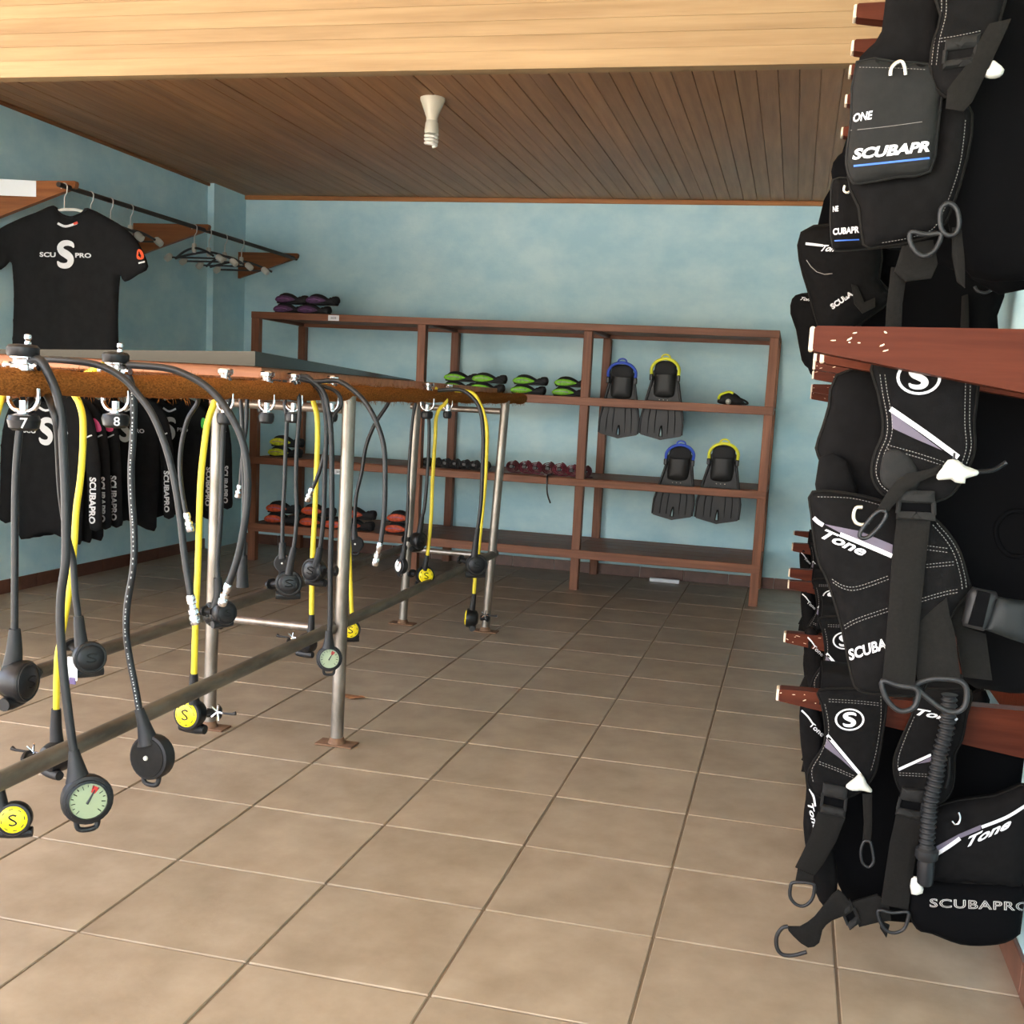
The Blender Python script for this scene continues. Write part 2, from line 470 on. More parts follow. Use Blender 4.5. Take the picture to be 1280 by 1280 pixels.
# tiles: one object each, slightly pillowed edges
tm = None; tiles = []
for i in range(-12, 13):
    for j in range(-14, 14):
        cx, cy = (i+.5)*T, (j+.5)*T
        if cx < XL-.1 and cy > .5: continue
        if cx > XR+.05 and cy > YF: continue
        tiles.append((abs(cx-CAM[0])+abs(cy-CAM[1]), cx, cy))
vis = []
for d, cx, cy in tiles:
    v = np.array([cx, cy, 0])-CAM; z = v @ CF
    X = 640+PPX+FPX*(v @ CR)/max(z, .1); Y = 640+PPY-FPX*(v @ CU)/max(z, .1)
    vis.append((0 if (z > .3 and -250 < X < 1500 and Y < 1550) else 1, d, cx, cy))
vis.sort()
hb = (T-.007)/2
tb = hull_box((-hb, -hb, -.02), (hb, hb, .001), .0022)
rest = []
for n, (q, d, cx, cy) in enumerate(vis):
    if n < 290:
        if tm is None:
            o = obj('floor_tile', tb, m_tile, floor); tm = o.data
        else:
            o = link(bpy.data.objects.new('floor_tile', tm)); o.parent = floor
        o.location = (cx, cy, random.uniform(-.0012, .0004))
        o.rotation_euler = (random.uniform(-.0012, .0012), random.uniform(-.0012, .0012), random.choice((0, PI/2, PI, -PI/2)))
    else: rest.append(xf(tb, (cx, cy, 0)))
if rest: obj('floor_tile', join(*rest), m_tile, floor, kind='stuff')
outer = struct('floor_outside', box((-30, -50, -.13), (30, -7.2, -.005)), mat('pale_outdoor_paving', rgb(206, 202, 194), .8))
outl = struct('floor_outside_side', box((-30, -7.2, -.13), (-5.0, 6, -.005)), MATS['pale_outdoor_paving'])

struct('wall_back', box((XL-.2, YB, -.1), (XR+.2, YB+.2, 3.6)), m_wall)
struct('wall_left', box((XL-.2, .6, -.1), (XL, YB, 3.6)), m_wall)
pier = struct('wall_pier', box((XL, 5.46, 0), (XL+.055, YB, ZC)), m_wall)
struct('wall_right', box((XR, YF, -.1), (XR+.2, YB, 3.6)), m_wall)
# ceiling boards run away from the viewer
ceil = struct('ceiling', box((XL-.1, 1.36, ZC+.012), (XR+.1, YB+.1, ZC+.06)), m_ceil)
bw = .098; n = int((XR-XL)/bw)+1; cm = None
for i in range(n):
    x = XL+bw*(i+.5)
    if cm is None:
        o = obj('ceiling_board', xf(hull_box((-bw/2+.0012, 1.36, -.006), (bw/2-.0012, YB, .016), .002)), m_ceil, ceil); cm = o.data
    else:
        o = link(bpy.data.objects.new('ceiling_board', cm)); o.parent = ceil
    o.location = (x, 0, ZC+random.uniform(-.002, .002))
struct('trim_1', box((XL, YB-.022, ZC-.04), (XR, YB, ZC-.006), .005), m_trim)
struct('trim_2', box((XL, 1.5, ZC-.03), (XL+.02, YB-.5, ZC-.006), .005), wood('ceiling_trim_wood_y', rgb(120, 78, 48), rgb(150, 100, 62), 'y', .5))
roof = struct('roof', box((-3.2, 1.28, 3.0), (3.2, YB+.4, 3.6)), m_ceil)
# pale laminated beam across the room
beam = struct('beam', box((-3.4, 1.30, 2.50), (3.4, 1.385, 3.3)), m_beam)
canopy = struct('added_shade_canopy', box((-3.6, -5.4, 3.3), (5.2, 1.3, 3.4)), mat('canopy_bounce_lining', rgb(214, 190, 160), .7))  # unseen canopy, added to keep sun off the floor and bounce light
z = 2.488
for i, h in enumerate((.062, .052, .05, .055, .05, .055, .06, .06, .06, .06, .06, .06)):
    obj('beam_lamella', hull_box((-3.4, 1.283+(.004 if i else 0), z), (3.4, 1.31, z+h-.0004), .0009), m_beam, beam); z += h
# skirting tiles
def skirting(name, a, b, nrm, th=.012, h=.085):
    a = np.array(a, float); b = np.array(b, float); L = np.linalg.norm(b-a); d = (b-a)/L; n = int(L/.33)
    root = None
    for i in range(n):
        p = a+d*(L*i/n+.0025); q = a+d*(L*(i+1)/n-.0025)
        lo = np.minimum(p, q); hi = np.maximum(p, q)
        lo2 = np.minimum(lo, lo+np.array(nrm)*th); hi2 = np.maximum(hi, hi+np.array(nrm)*th)
        g = hull_box((lo2[0], lo2[1], 0), (hi2[0], hi2[1], h), .002)
        if root is None:
            lo3 = np.minimum(np.minimum(a, b), np.minimum(a, b)+np.array(nrm)*.004); hi3 = np.maximum(np.maximum(a, b), np.maximum(a, b)+np.array(nrm)*.004)
            root = struct(name, box((lo3[0], lo3[1], 0), (hi3[0], hi3[1], h-.003)), flat('pale_grout', 170, 158, 146))
        obj('skirting_tile', g, m_rtile, root)
skirting('baseboard_left', (XL, .6, 0), (XL, 5.46, 0), (1, 0, 0))
skirting('baseboard_back', (XL+.06, YB, 0), (XR, YB, 0), (0, -1, 0))
skirting('baseboard_right', (XR, YF, 0), (XR, YB-.02, 0), (-1, 0, 0))

# ceiling lamp
lp = un(541, 122, 'z', ZC-.004)
L = thing('ceiling_lamp', (lp[0], lp[1], ZC-.006), 'white cone shaped lamp holder with spiral bulb on the wooden ceiling', 'lamp')
c = (lp[0], lp[1], ZC-.006)
obj('lamp_holder', lathe([(.066, 0), (.066, .012), (.058, .03), (.04, .075), (.031, .10), (.03, .115)], c, (0, 0, -1), 28), mat('cream_porcelain', rgb(232, 226, 204), .3), L, 40)
obj('bulb_base', lathe([(.026, .112), (.034, .128), (.038, .165), (.036, .182)], c, (0, 0, -1), 24), mat('bulb_plastic', rgb(222, 218, 200), .35), L, 40)
sp = [(c[0]+(.031*(1-.25*max(0, t-.75)*4*.6))*math.cos(t*6.5*PI), c[1]+.031*math.sin(t*6.5*PI)*(1-.15*max(0, t-.75)*4), c[2]-.184-.058*t) for t in np.linspace(0, 1, 80)]
obj('spiral_tube', tube(sp, .0085, 8), mat('bulb_tube', rgb(236, 234, 222), .3), L, 60)

# ------------------------------------------------------------------ shelf rack at the back wall
YS = 5.085; YR = 5.90; PW = .062
sh = thing('shelf_rack', (0, 5.5, 0), 'brown wooden open shelf rack with three bays against the blue back wall', 'shelf rack')
xs = [-1.963, -.642, .585, 1.862]; ZT = 1.895
for i, x in enumerate(xs):
    for yy in (YS, YR):
        obj('post', hull_box((x-PW/2, yy, 0), (x+PW/2, yy+PW, ZT-.052), .004), m_shZ, sh)
for (z, h) in ((ZT-.052, .05), (1.325, .058), (.752, .052), (.232, .062)):
    top = z == ZT-.052
    # front and rear rails, set flush with the posts
    for yy in (YS-.004, YR+.01):
        obj('rail', hull_box((xs[0]-PW/2, yy, z), (xs[-1]+PW/2, yy+.03, z+h), .003), m_shX, sh)
    for x in xs:
        obj('side_rail', hull_box((x-.02, YS+.07, z+.004), (x+.02, YR, z+h-.02), .003), m_shY, sh)
    nb = 4 if top else (4 if z < .5 else 3)
    y0 = YS+.03 if (top or z < .5) else YS+.155
    wb = (YR+.05-y0)/nb
    for b in range(3):
        for k in range(nb):
            obj('shelf_board', hull_box((xs[b]-PW/2+.003+(PW if 0 else 0), y0+k*wb+.004, z+h-.022), (xs[b+1]-PW/2+(0 if b < 2 else PW), y0+(k+1)*wb-.004, z+h-.002), .003), m_shX, sh)
for (x, y) in ((417, 397.5), (424, 590)):
    p = un(x, y, 'y', YS-.0052)
    lab = obj('price_label', box((p[0]-.043, YS-.0062, p[2]-.02), (p[0]+.043, YS-.0042, p[2]+.02)), m_paper, sh)
    PL = Panel([(p[0]-.04, p[2]-.02), (p[0]+.04, p[2]-.02), (p[0]+.04, p[2]+.02), (p[0]-.04, p[2]+.02)], YS-.0055, t=.001)
    obj('lettering', text_on(PL, 'SIZE', (p[0]-.022, p[2]-.007), (.044, 0), (0, .014), px=False, eps=.0008), m_blk, lab)

# ------------------------------------------------------------------ fins slotted behind the front rails
def fin(px, ytop, ybot, wtop, wbot, y, strap, label):
    # pixel heights and widths -> a full fin hanging blade down
    c = un(px[0], ytop, 'y', y); e = un(px[1], ybot, 'y', y); sc = (c[2]-e[2])
    w0 = wtop*np.linalg.norm(un(px[0]+1, ytop, 'y', y)-c); w1 = wbot*np.linalg.norm(un(px[1]+1, ybot, 'y', y)-e)
    R = thing('swim_fin', (e[0], y, e[2]), label, 'fin', 'fins in the right bay of the shelf rack')
    def q(u, v): return (c[0]+(e[0]-c[0])*v+u, c[2]-sc*v)
    def wd(v): return (w0*.74+(w1-w0*.74)*min(1, max(0, v-.15)/.6))/2
    o = [q(-w0*.36, .14), q(-w0*.5, .2)]
    o += [q(-wd(v), v) for v in (.3, .42, .55, .7, .85, .92)] + [q(-w1*.46, .945), q(-w1*.3, .965), q(-w1*.12, .985), q(0, 1.0), q(w1*.12, .985), q(w1*.3, .965), q(w1*.46, .945)]
    o += [q(wd(v), v) for v in (.92, .85, .7, .55, .42, .3)] + [q(w0*.5, .2), q(w0*.36, .14)]
    # slot near the tip
    hole = [q(-w1*.008, .83), q(-w1*.032, .89), q(-w1*.036, .955), q(w1*.036, .955), q(w1*.032, .89), q(w1*.008, .83)]
    vs = [Vector(p) for p in o]+[Vector(p) for p in hole]; n = len(o); h = len(hole)
    res = delaunay_2d_cdt(vs, [], [list(range(n)), list(range(n, n+h))], 0, 1e-6)
    P = Panel(o, y, t=.008); PH = Panel(hole, y)
    V = []; F = []; v2 = res[0]; m = len(v2)
    fs = []
    for f in res[2]:
        cc = sum((v2[i] for i in f), Vector((0, 0)))/len(f)
        if P.inside(cc.x, cc.y) and not PH.inside(cc.x, cc.y): fs.append(f)
    for s in (-1, 1):
        for p in v2: V.append((p.x, y+s*.004, p.y))
    cnt = set()
    for f in fs:
        a, b, d = [v2[i] for i in f[:3]]; g = tuple(f) if (b-a).cross(d-a) > 0 else tuple(f[::-1])
        F.append(g); F.append(tuple(i+m for i in g[::-1]))
        for i in range(len(g)): cnt.add((g[i], g[(i+1) % len(g)]))
    for i, j in cnt:
        if (j, i) not in cnt: F.append((j, i, i+m, j+m))
    obj('blade', (V, F), m_fin, R)
    for s in (-1, 1):
        obj('side_rail', tube([(*q(s*wd(v)*.98, v)[:1], y-.006, q(0, v)[1]) for v in np.linspace(.24, .93, 12)], [.006+.005*(1-k/11) for k in range(12)], 8), m_blk, R, 60)
        for f in (.3, .62):
            obj('rib', tube([(q(s*wd(v)*f, v)[0], y-.005, q(0, v)[1]) for v in np.linspace(.56, .92, 8)], .0035, 6), m_blk, R, 60)
    obj('slot_rim', tube([(p_[0], y-.004, p_[1]) for p_ in hole], .005, 6, True), m_blk, R, 60)
    for v in (.485,):
        obj('drain_dots', join(*[lathe([(.004, 0), (.003, .003)], (q(d_*w0*.14, v+.03)[0], y-.006, q(0, v+.03)[1]), (0, -1, 0), 8) for d_ in (-1, 0, 1)]), m_steel, R, kind='stuff')
    # foot pocket: a domed shoe
    fp = [q(-w0*.26, .1), q(-w0*.36, .17), q(-w0*.38, .3), q(-w0*.37, .42), q(-w0*.3, .475), q(0, .49), q(w0*.3, .475), q(w0*.37, .42), q(w0*.38, .3), q(w0*.36, .17), q(w0*.26, .1)]
    FPn = Panel([tuple(p) for p in cr(fp, 3, True)], y-.004, t=.006, bulge=.034, D=.07, back=0.)
    obj('foot_pocket', FPn.mesh(), m_fin, R, 50)
    op = [q(-w0*.26, .06), q(-w0*.38, .14), q(-w0*.34, .2), q(-w0*.1, .225), q(w0*.1, .225), q(w0*.34, .2), q(w0*.38, .14), q(w0*.26, .06)]
    FO = Panel([tuple(p) for p in cr(op, 3, True)], y-.030, t=.006, bulge=.014, D=.04)
    obj('foot_opening', FO.mesh(), m_neo, R, 50)
    sm = flat('strap_'+label.split()[0], *strap)
    sp = [(q(-w0*.46, .24)[0], y-.03, q(0, .24)[1]), (q(-w0*.47, .14)[0], y-.045, q(0, .14)[1]), (q(-w0*.3, .06)[0], y-.06, q(0, .06)[1]), (q(0, .06)[0], y-.07, q(0, .03)[1]), (q(w0*.3, .06)[0], y-.06, q(0, .06)[1]), (q(w0*.47, .14)[0], y-.045, q(0, .14)[1]), (q(w0*.46, .24)[0], y-.03, q(0, .24)[1])]
    obj('heel_strap', tube(cr(sp, 5), .011, 8), sm, R, 60)
    lp_ = [(q(-w0*.16, .05)[0], y-.066, q(0, .055)[1]), (q(-w0*.13, .0)[0], y-.07, q(0, .0)[1]), (q(0, 0)[0], y-.072, q(0, -.02)[1]), (q(w0*.13, 0)[0], y-.07, q(0, 0)[1]), (q(w0*.16, .05)[0], y-.066, q(0, .055)[1])]
    obj('pull_loop', tube(cr(lp_, 5), .006, 8), sm, R, 60)
    for s in (-1, 1):
        bx = q(s*w0*.47, .25)
        obj('strap_buckle', hull_box((bx[0]-.012, y-.05, bx[1]-.025), (bx[0]+.012, y-.016, bx[1]+.02), .005), m_blk, R)
YFN = 5.185
fin((780, 772), 451, 548, 36, 50, YFN, (52, 84, 190), 'blue strapped black fin on the upper right shelf, left of the yellow one')
fin((834, 825), 446, 550, 36, 54, YFN, (226, 226, 60), 'yellow strapped black fin on the upper right shelf')
fin((853, 839), 553, 650, 36, 51, YFN, (40, 76, 200), 'blue strapped black fin on the lower right shelf')
fin((907, 895), 551, 655, 38, 56, YFN, (226, 226, 60), 'yellow strapped black fin on the lower right shelf')

# ------------------------------------------------------------------ boots, coiled straps, bits on the shelves
def bootie_geo(L=.27, H=.075, W=.10, seed=0):
    # toe to the left; rings along x
    n = 14; seg = 14; V = []; F = []
    for i in range(n):
        t = i/(n-1)
        hh = H*(.62+.38*math.sin(PI*min(1, t*1.35+.05))) if t < .7 else H*(.86-.16*(t-.7)/.3)
        ww = W*(.72+.28*math.sin(PI*min(1, t*1.3+.1))) if t < .8 else W*(.85-.15*(t-.8)/.2)
        e = .35 if i == 0 else (.78 if i == 1 else (.7 if i == n-1 else 1))
        for k in range(seg):
            a = 2*PI*k/seg
            yy = math.copysign(abs(math.cos(a))**.7, math.cos(a))*ww/2*e; zz = hh/2+math.copysign(abs(math.sin(a))**.65, math.sin(a))*hh/2*(e if math.sin(a) > 0 else .5+.5*e)
            V.append((L*t, yy, zz+.006*math.sin(5*t+seed)*(math.sin(a) > 0)))
    for i in range(n-1):
        for k in range(seg): F.append((i*seg+k, (i+1)*seg+k, (i+1)*seg+(k+1) % seg, i*seg+(k+1) % seg))
    F.append(tuple(range(seg))); F.append(tuple((n-1)*seg+k for k in range(seg))[::-1])
    return V, F
_BT = {}
def bootie(x, z, y, colr, label, group, L=.26, H=.075, rz=0.):
    key = (colr, L, H)
    nm = 'dive_boot'
    if key in _BT:
        return dup(_BT[key], (x, y, z), label, group, rz)
    R = thing(nm, (x, y, z), label, 'boot', group); R.rotation_euler = (0, 0, rz)
    cm_ = mat('boot_%d_%d_%d' % colr, rgb(*colr), .55, 0, rgb(*[int(v*.75) for v in colr]), (40, 40, 40))
    g = bootie_geo(L, H)
    obj('boot_body', xf(g, (x, y, z)), m_neo, R, 60)
    ol = [(x+L*a, z+H*b) for a, b in ((.0, .36), (.08, .66), (.28, .78), (.48, .7), (.66, .42), (.5, .2), (.28, .1), (.08, .16))]
    P = Panel([tuple(p) for p in cr(ol, 4, True)], y-.045, k=0, t=.012, bulge=.006, D=.02, bend=.9)
    obj('side_panel', P.mesh(), cm_, R, 50)
    obj('trim_line', decal_strip(P, [(x+L*.1, z+H*.42), (x+L*.3, z+H*.5), (x+L*.5, z+H*.4)], .004, px=False), flat('boot_line', *[min(255, int(v*1.25+20)) for v in colr]), R)
    obj('sole', hull_box((x+L*.04, y-.046, z), (x+L*.96, y+.046, z+.014), .006), flat('boot_sole', 24, 24, 25), R)
    obj('ankle_cuff', lathe([(.036, 0), (.041, .01), (.041, .03), (.036, .045), (.024, .05)], (x+L*.82, y+.004, z+H*.46), (.9, 0, .12), 14, 1, .72), m_neo, R, 60)
    _BT[key] = R
    return R
def stack(px0, pz, zshelf, colr, labels, group, n=2, L=.26, H=.075, y=5.17, dx=(0, .01)):
    p = un(px0, pz, 'y', y-.05)
    for k in range(n):
        bootie(p[0]+dx[k % len(dx)], zshelf+k*H*.98, y+.008*k, colr, labels[k], group, L, H)
GP = 'purple dive boots on top of the shelf rack'; GG = 'green dive boots on the middle shelf'; GO = 'orange dive boots on the bottom shelf'; GY = 'yellow dive boots on the shelf'
zt = ZT-.003
stack(341, 392, zt, (88, 50, 92), ['bottom purple dive boot of the left stack on the rack top', 'top purple dive boot of the left stack on the rack top'], GP, L=.24, y=5.19)
stack(376, 392, zt, (88, 50, 92), ['bottom purple dive boot of the right stack on the rack top', 'top purple dive boot of the right stack on the rack top'], GP, L=.24, y=5.19, dx=(-.03, .03))
z2 = 1.383
pos = ['first green stack from the left, behind the chrome regulator valve', 'second green stack from the left', 'third green stack from the left', 'rightmost green stack, next to the rack post']
for (px, nm) in zip((551, 586, 637, 689), pos):
    stack(px, 498, z2, (126, 200, 40), ['bottom dive boot of the '+nm, 'top dive boot of the '+nm], GG, L=.25, H=.07, y=5.31, dx=(0, .012))
z3 = .804
stack(334, 582, z3, (214, 222, 40), ['lower yellow dive boot on the left middle shelf', 'upper yellow dive boot on the left middle shelf'], GY, H=.082, y=5.31)
z4 = .294
pos = ['leftmost orange stack', 'second orange stack from the left', 'orange stack behind the steel frame leg', 'rightmost orange stack']
for (px, nm) in zip((329, 373, 423, 480), pos):
    stack(px, 678, z4, (214, 84, 42), ['lower dive boot of the '+nm+' on the bottom shelf', 'upper dive boot of the '+nm+' on the bottom shelf'], GO, H=.086, y=5.19)
p = un(404, 680, 'y', 5.12); bootie(p[0], z4, 5.15, (214, 84, 42), 'single orange dive boot in front between two orange stacks', GO, H=.086)

def coil(x, y, z, r, col, label, group, tilt=0.):
    R = thing('coiled_strap', (x, y, z), label, 'strap', group)
    cm_ = mat('strap_%d_%d_%d' % col, rgb(*col), .7, 0, rgb(*[int(v*.6) for v in col]), (60, 60, 60))
    V, F = [], []; N = 60; w = .05
    for i in range(N):
        t = i/(N-1); a = t*2*PI*3.2; rr = .012+(r-.012)*t
        for (dr, dy) in ((0, -w/2), (.004, -w/2), (.004, w/2), (0, w/2)):
            V.append((x+(rr+dr)*math.cos(a), y+dy, z+r+(rr+dr)*math.sin(a)*.92))
    for i in range(N-1):
        for k in range(4): F.append((i*4+k, i*4+(k+1) % 4, (i+1)*4+(k+1) % 4, (i+1)*4+k))
    obj('coil', (V, F), cm_, R, 40)
    obj('buckle', hull_box((x-.016, y-w/2-.008, z+r-.014), (x+.016, y-w/2+.008, z+r+.014), .004), m_blk, R)
    obj('strap_end', hull_box((x-.005, y-.02, z+.002), (x+r*1.3, y+.02, z+.008), .002), cm_, R)
    return R
rng = random.Random(3)
ords = ['leftmost', 'second', 'third', 'fourth', 'fifth', 'sixth', 'rightmost']
for i, px in enumerate((533, 545, 557, 569, 581, 593, 606)):
    p = un(px, 588, 'y', 5.3); coil(p[0], 5.30, z3, .038, (26, 26, 30), ords[i]+' of seven coiled black straps on the middle shelf', 'coiled black straps on the middle shelf')
for i, px in enumerate((640, 655, 669, 684, 699, 714, 731)):
    p = un(px, 594, 'y', 5.28); coil(p[0], 5.28+.02*(i % 2), z3, .046+.008*rng.random(), (150, 34, 62) if i % 3 else (118, 26, 40), ords[i]+' of seven coiled crimson straps on the middle shelf', 'coiled crimson straps on the middle shelf')
pz = [un(x, y, 'y', 5.065) for x, y in ((683, 608), (684, 616), (688, 629))]
o = obj('strap_tail', tube(cr([(pz[0][0], 5.22, z3+.012), (pz[0][0], 5.10, z3+.012), (pz[0][0], 5.07, z3-.005), tuple(pz[1]), tuple(pz[2])], 4), .006, 6), m_blk, None, 50, origin=tuple(pz[0]))
tag(o, 'thin black strap end dangling over the edge of the middle shelf', 'strap')
# mask like black and yellow bundle
p = un(912, 511, 'y', 5.3)
R = thing('dive_mask', (p[0], 5.3, z2), 'small black and yellow dive mask lying on the upper right shelf', 'mask')
P = Panel([tuple(q) for q in cr([(p[0]-.07, z2+.004), (p[0]-.085, z2+.04), (p[0]-.06, z2+.075), (p[0], z2+.09), (p[0]+.05, z2+.07), (p[0]+.1, z2+.02), (p[0]+.1, z2+.003)], 4, True)], 5.3, t=.02, bulge=.035, D=.04, wr=.006, wf=60)
obj('mask_skirt', P.mesh(), m_neo, R, 50)
obj('mask_frame', tube(cr([P.at(p[0]+dx, z2+dz, .004) for dx, dz in ((-.08, .035), (-.072, .062), (-.045, .078), (-.01, .088), (.02, .08))], 4), .010, 8), flat('mask_yellow', 214, 222, 40), R, 60)
obj('mask_strap', tube(cr([(p[0]+.06, 5.27, z2+.05), (p[0]+.11, 5.24, z2+.03), (p[0]+.12, 5.26, z2+.012), (p[0]+.05, 5.24, z2+.01)], 5), .007, 8), m_neo, R, 60)
obj('nose_pocket', lathe([(.02, 0), (.018, .02), (.01, .03)], (p[0]-.01, 5.255, z2+.02), (0, -1, .2), 12), m_white, R, 50)
# white strip on the floor behind the rack
a = un(813, 716, 'y', 5.84); b = un(850, 720, 'y', 5.84)
o = obj('skirting_offcut', hull_box((a[0], 5.80, .0015), (b[0], 5.83, .03), .003), m_paper, None, origin=(a[0], 5.8, 0)); tag(o, 'white strip of board lying on the floor under the shelf rack', 'board')
# leaf and marks on the tiles
lf = un(440, 872, 'z', .004)
P = cr([(-.05, 0), (-.02, .016), (.03, .014), (.06, .004), (.03, -.012), (-.02, -.014)], 4, True)
V = [(lf[0]+q[0], lf[1]+q[1]*1.6, .005+.006*math.sin(q[0]*40)**2) for q in P]; V2 = [(a, b, c+.0012) for a, b, c in V]; n = len(V)
o = obj('dry_leaf', (V+V2, [tuple(range(n))[::-1], tuple(range(n, 2*n))]+[(i, (i+1) % n, n+(i+1) % n, n+i) for i in range(n)]), m_leaf, None, origin=(lf[0], lf[1], .003)); tag(o, 'dry brown leaf lying on the floor tiles by the frame leg', 'leaf')

# ------------------------------------------------------------------ steel drying frame
XN, XFar = .447, -.075      # near and far rails
ZR = 1.325
def zr(y): return 1.322+.006*y
st = thing('drying_frame', (.19, 1.5, 0), 'steel pipe drying frame with coir wrapped top rails in the middle of the room', 'rack')
legs = [(.445, 1.138, .455), (.40, 3.393, .455), (-.098, 3.375, -.06), (-.092, 1.138, -.07), (.445, -1.2, .45), (-.09, -1.2, -.075)]
for x, y, xt in legs:
    lg = obj('leg', tube([(x, y, .004), (xt, y, zr(y)-.01)], .0245, 16), m_steel, st, 60)
    obj('foot_plate', hull_box((x-.075, y-.04, .0012), (x+.075, y+.04, .008), .002), m_rust, lg)
    obj('weld_collar', lathe([(.034, 0), (.03, .01), (.026, .022)], (x, y, .008), (0, 0, 1), 14), m_rust, lg, 60)
for xx in (XN, XFar):
    obj('lower_rail', tube([(xx-.025, -1.3, .455), (xx-.025, 3.45, .455)], .0225, 14), m_rail, st, 60)
for y in (-1.2, 1.138, 3.385):
    obj('cross_rail', tube([(-.1, y, .445), (.43, y, .445)], .0165, 12), m_steel, st, 60)
    obj('cross_rail', tube([(-.1, y, 1.27), (.43, y, 1.27)], .0165, 12), m_steel, st, 60)
def coir(xx, y0, y1):
    n = 130; seg = 20; V = []; F = []
    for i in range(n):
        y = y0+(y1-y0)*i/(n-1)
        for k in range(seg):
            a = 2*PI*k/seg; r = .0275+.0022*math.sin(23*y+2*a)+.0025*RNG.random()
            if i in (0, n-1): r *= .55
            V.append((xx+r*math.cos(a), y, zr(y)+r*math.sin(a)))
    for i in range(n-1):
        for k in range(seg): F.append((i*seg+k, (i+1)*seg+k, (i+1)*seg+(k+1) % seg, i*seg+(k+1) % seg))
    F.append(tuple(range(seg))); F.append(tuple((n-1)*seg+k for k in range(seg))[::-1])
    return V, F
for xx, a, b in ((XN, -1.3, 3.86), (XFar, -1.3, 3.8)):
    rl = obj('top_rail', coir(xx, a, b), m_coir, st, 80)
    V, F = [], []
    for i in range(2600):
        y = RNG.uniform(a, b); t = RNG.uniform(0, 2*PI); r = .0290
        p = np.array([xx+r*math.cos(t), y, zr(y)+r*math.sin(t)]); nn = np.array([math.cos(t), 0, math.sin(t)])
        d = nn*RNG.uniform(.1, .8)+np.array([0, RNG.uniform(-1, 1), 0])+RNG.normal(0, .4, 3); d /= np.linalg.norm(d)
        L = RNG.uniform(.008, .026); s = np.cross(d, nn); s = s/(np.linalg.norm(s)+1e-9)*.0006
        q = p+d*L*.5+nn*.004; e = p+d*L-np.array([0, 0, .004])*RNG.random()
        k = len(V); V += [tuple(p-s), tuple(p+s), tuple(q+s), tuple(q-s), tuple(e)]; F += [(k, k+1, k+2, k+3), (k+3, k+2, k+4)]
    obj('coir_fibre', (V, F), m_coir, rl, kind='stuff')

# board lying across the rails, with a polished dark sheet propped on it
bx1 = .415; f0 = un(327, 461, 'x', bx1)
bd = thing('table_board', (-.1, 1.8, 1.363), 'wooden board with a dark polished slab on top lying across the coir rails', 'table top')
zb = 1.362
obj('board', hull_box((-.85, f0[1], zb), (bx1, 3.35, zb+.034), .002), [m_bdedge], bd)
c1 = un(319, 439, 'x', bx1+.01); c2 = un(518, 474, 'x', bx1+.01)
c0 = un(0, 438, 'y', c1[1]); zl = c1[2]+(c0[2]-c1[2])*(bx1+.91)/(bx1+.01-c0[0])
V = []
for (x, y, z) in ((-.9, c1[1], zl), (bx1+.01, c1[1], c1[2]), (bx1+.01, c2[1], c2[2]-.004), (-.9, c2[1], c2[2])):
    V.append((x, y, z))
V = [(a, b, zb+.0345) for a, b, c in V]+[(a, b, max(c, zb+.036)) for a, b, c in V]
obj('polished_slab', (V, [(3, 2, 1, 0), (4, 5, 6, 7), (0, 1, 5, 4), (1, 2, 6, 5), (2, 3, 7, 6), (3, 0, 4, 7)]), m_glass, bd)

# ------------------------------------------------------------------ regulators
def P3(pts, y):
    r = []
    for q in pts:
        yy = q[2] if len(q) > 2 else y
        r.append(un(q[0], q[1], 'y', yy))
    return r
def hose(R, pts, y, m=None, r=.0078, n=6):
    return obj('hose', tube(cr(P3(pts, y), n), r, 10), m or m_hose, R, 70)
def boot(R, pts, y, r0=.0115, r1=.017, name='hose_boot'):
    p = cr(P3(pts, y), 3); n = len(p)
    rr = [r0+(r1-r0)*i/(n-1) for i in range(n)]; g = tube(p, rr, 12)
    return obj(name, g, m_rub, R, 60)
def connector(R, pts, y):
    p = P3(pts, y); a, b = p[0], p[-1]; ax = b-a; L = np.linalg.norm(ax)
    g = lathe([(.0085, 0), (.010, .004), (.010, L*.28), (.0075, L*.32), (.0075, L*.45), (.0115, L*.48), (.0118, L*.62), (.0085, L*.66), (.0115, L*.72), (.0115, L*.94), (.009, L)], a, ax, 12)
    return obj('hose_connector', g, m_chrome, R, 40)
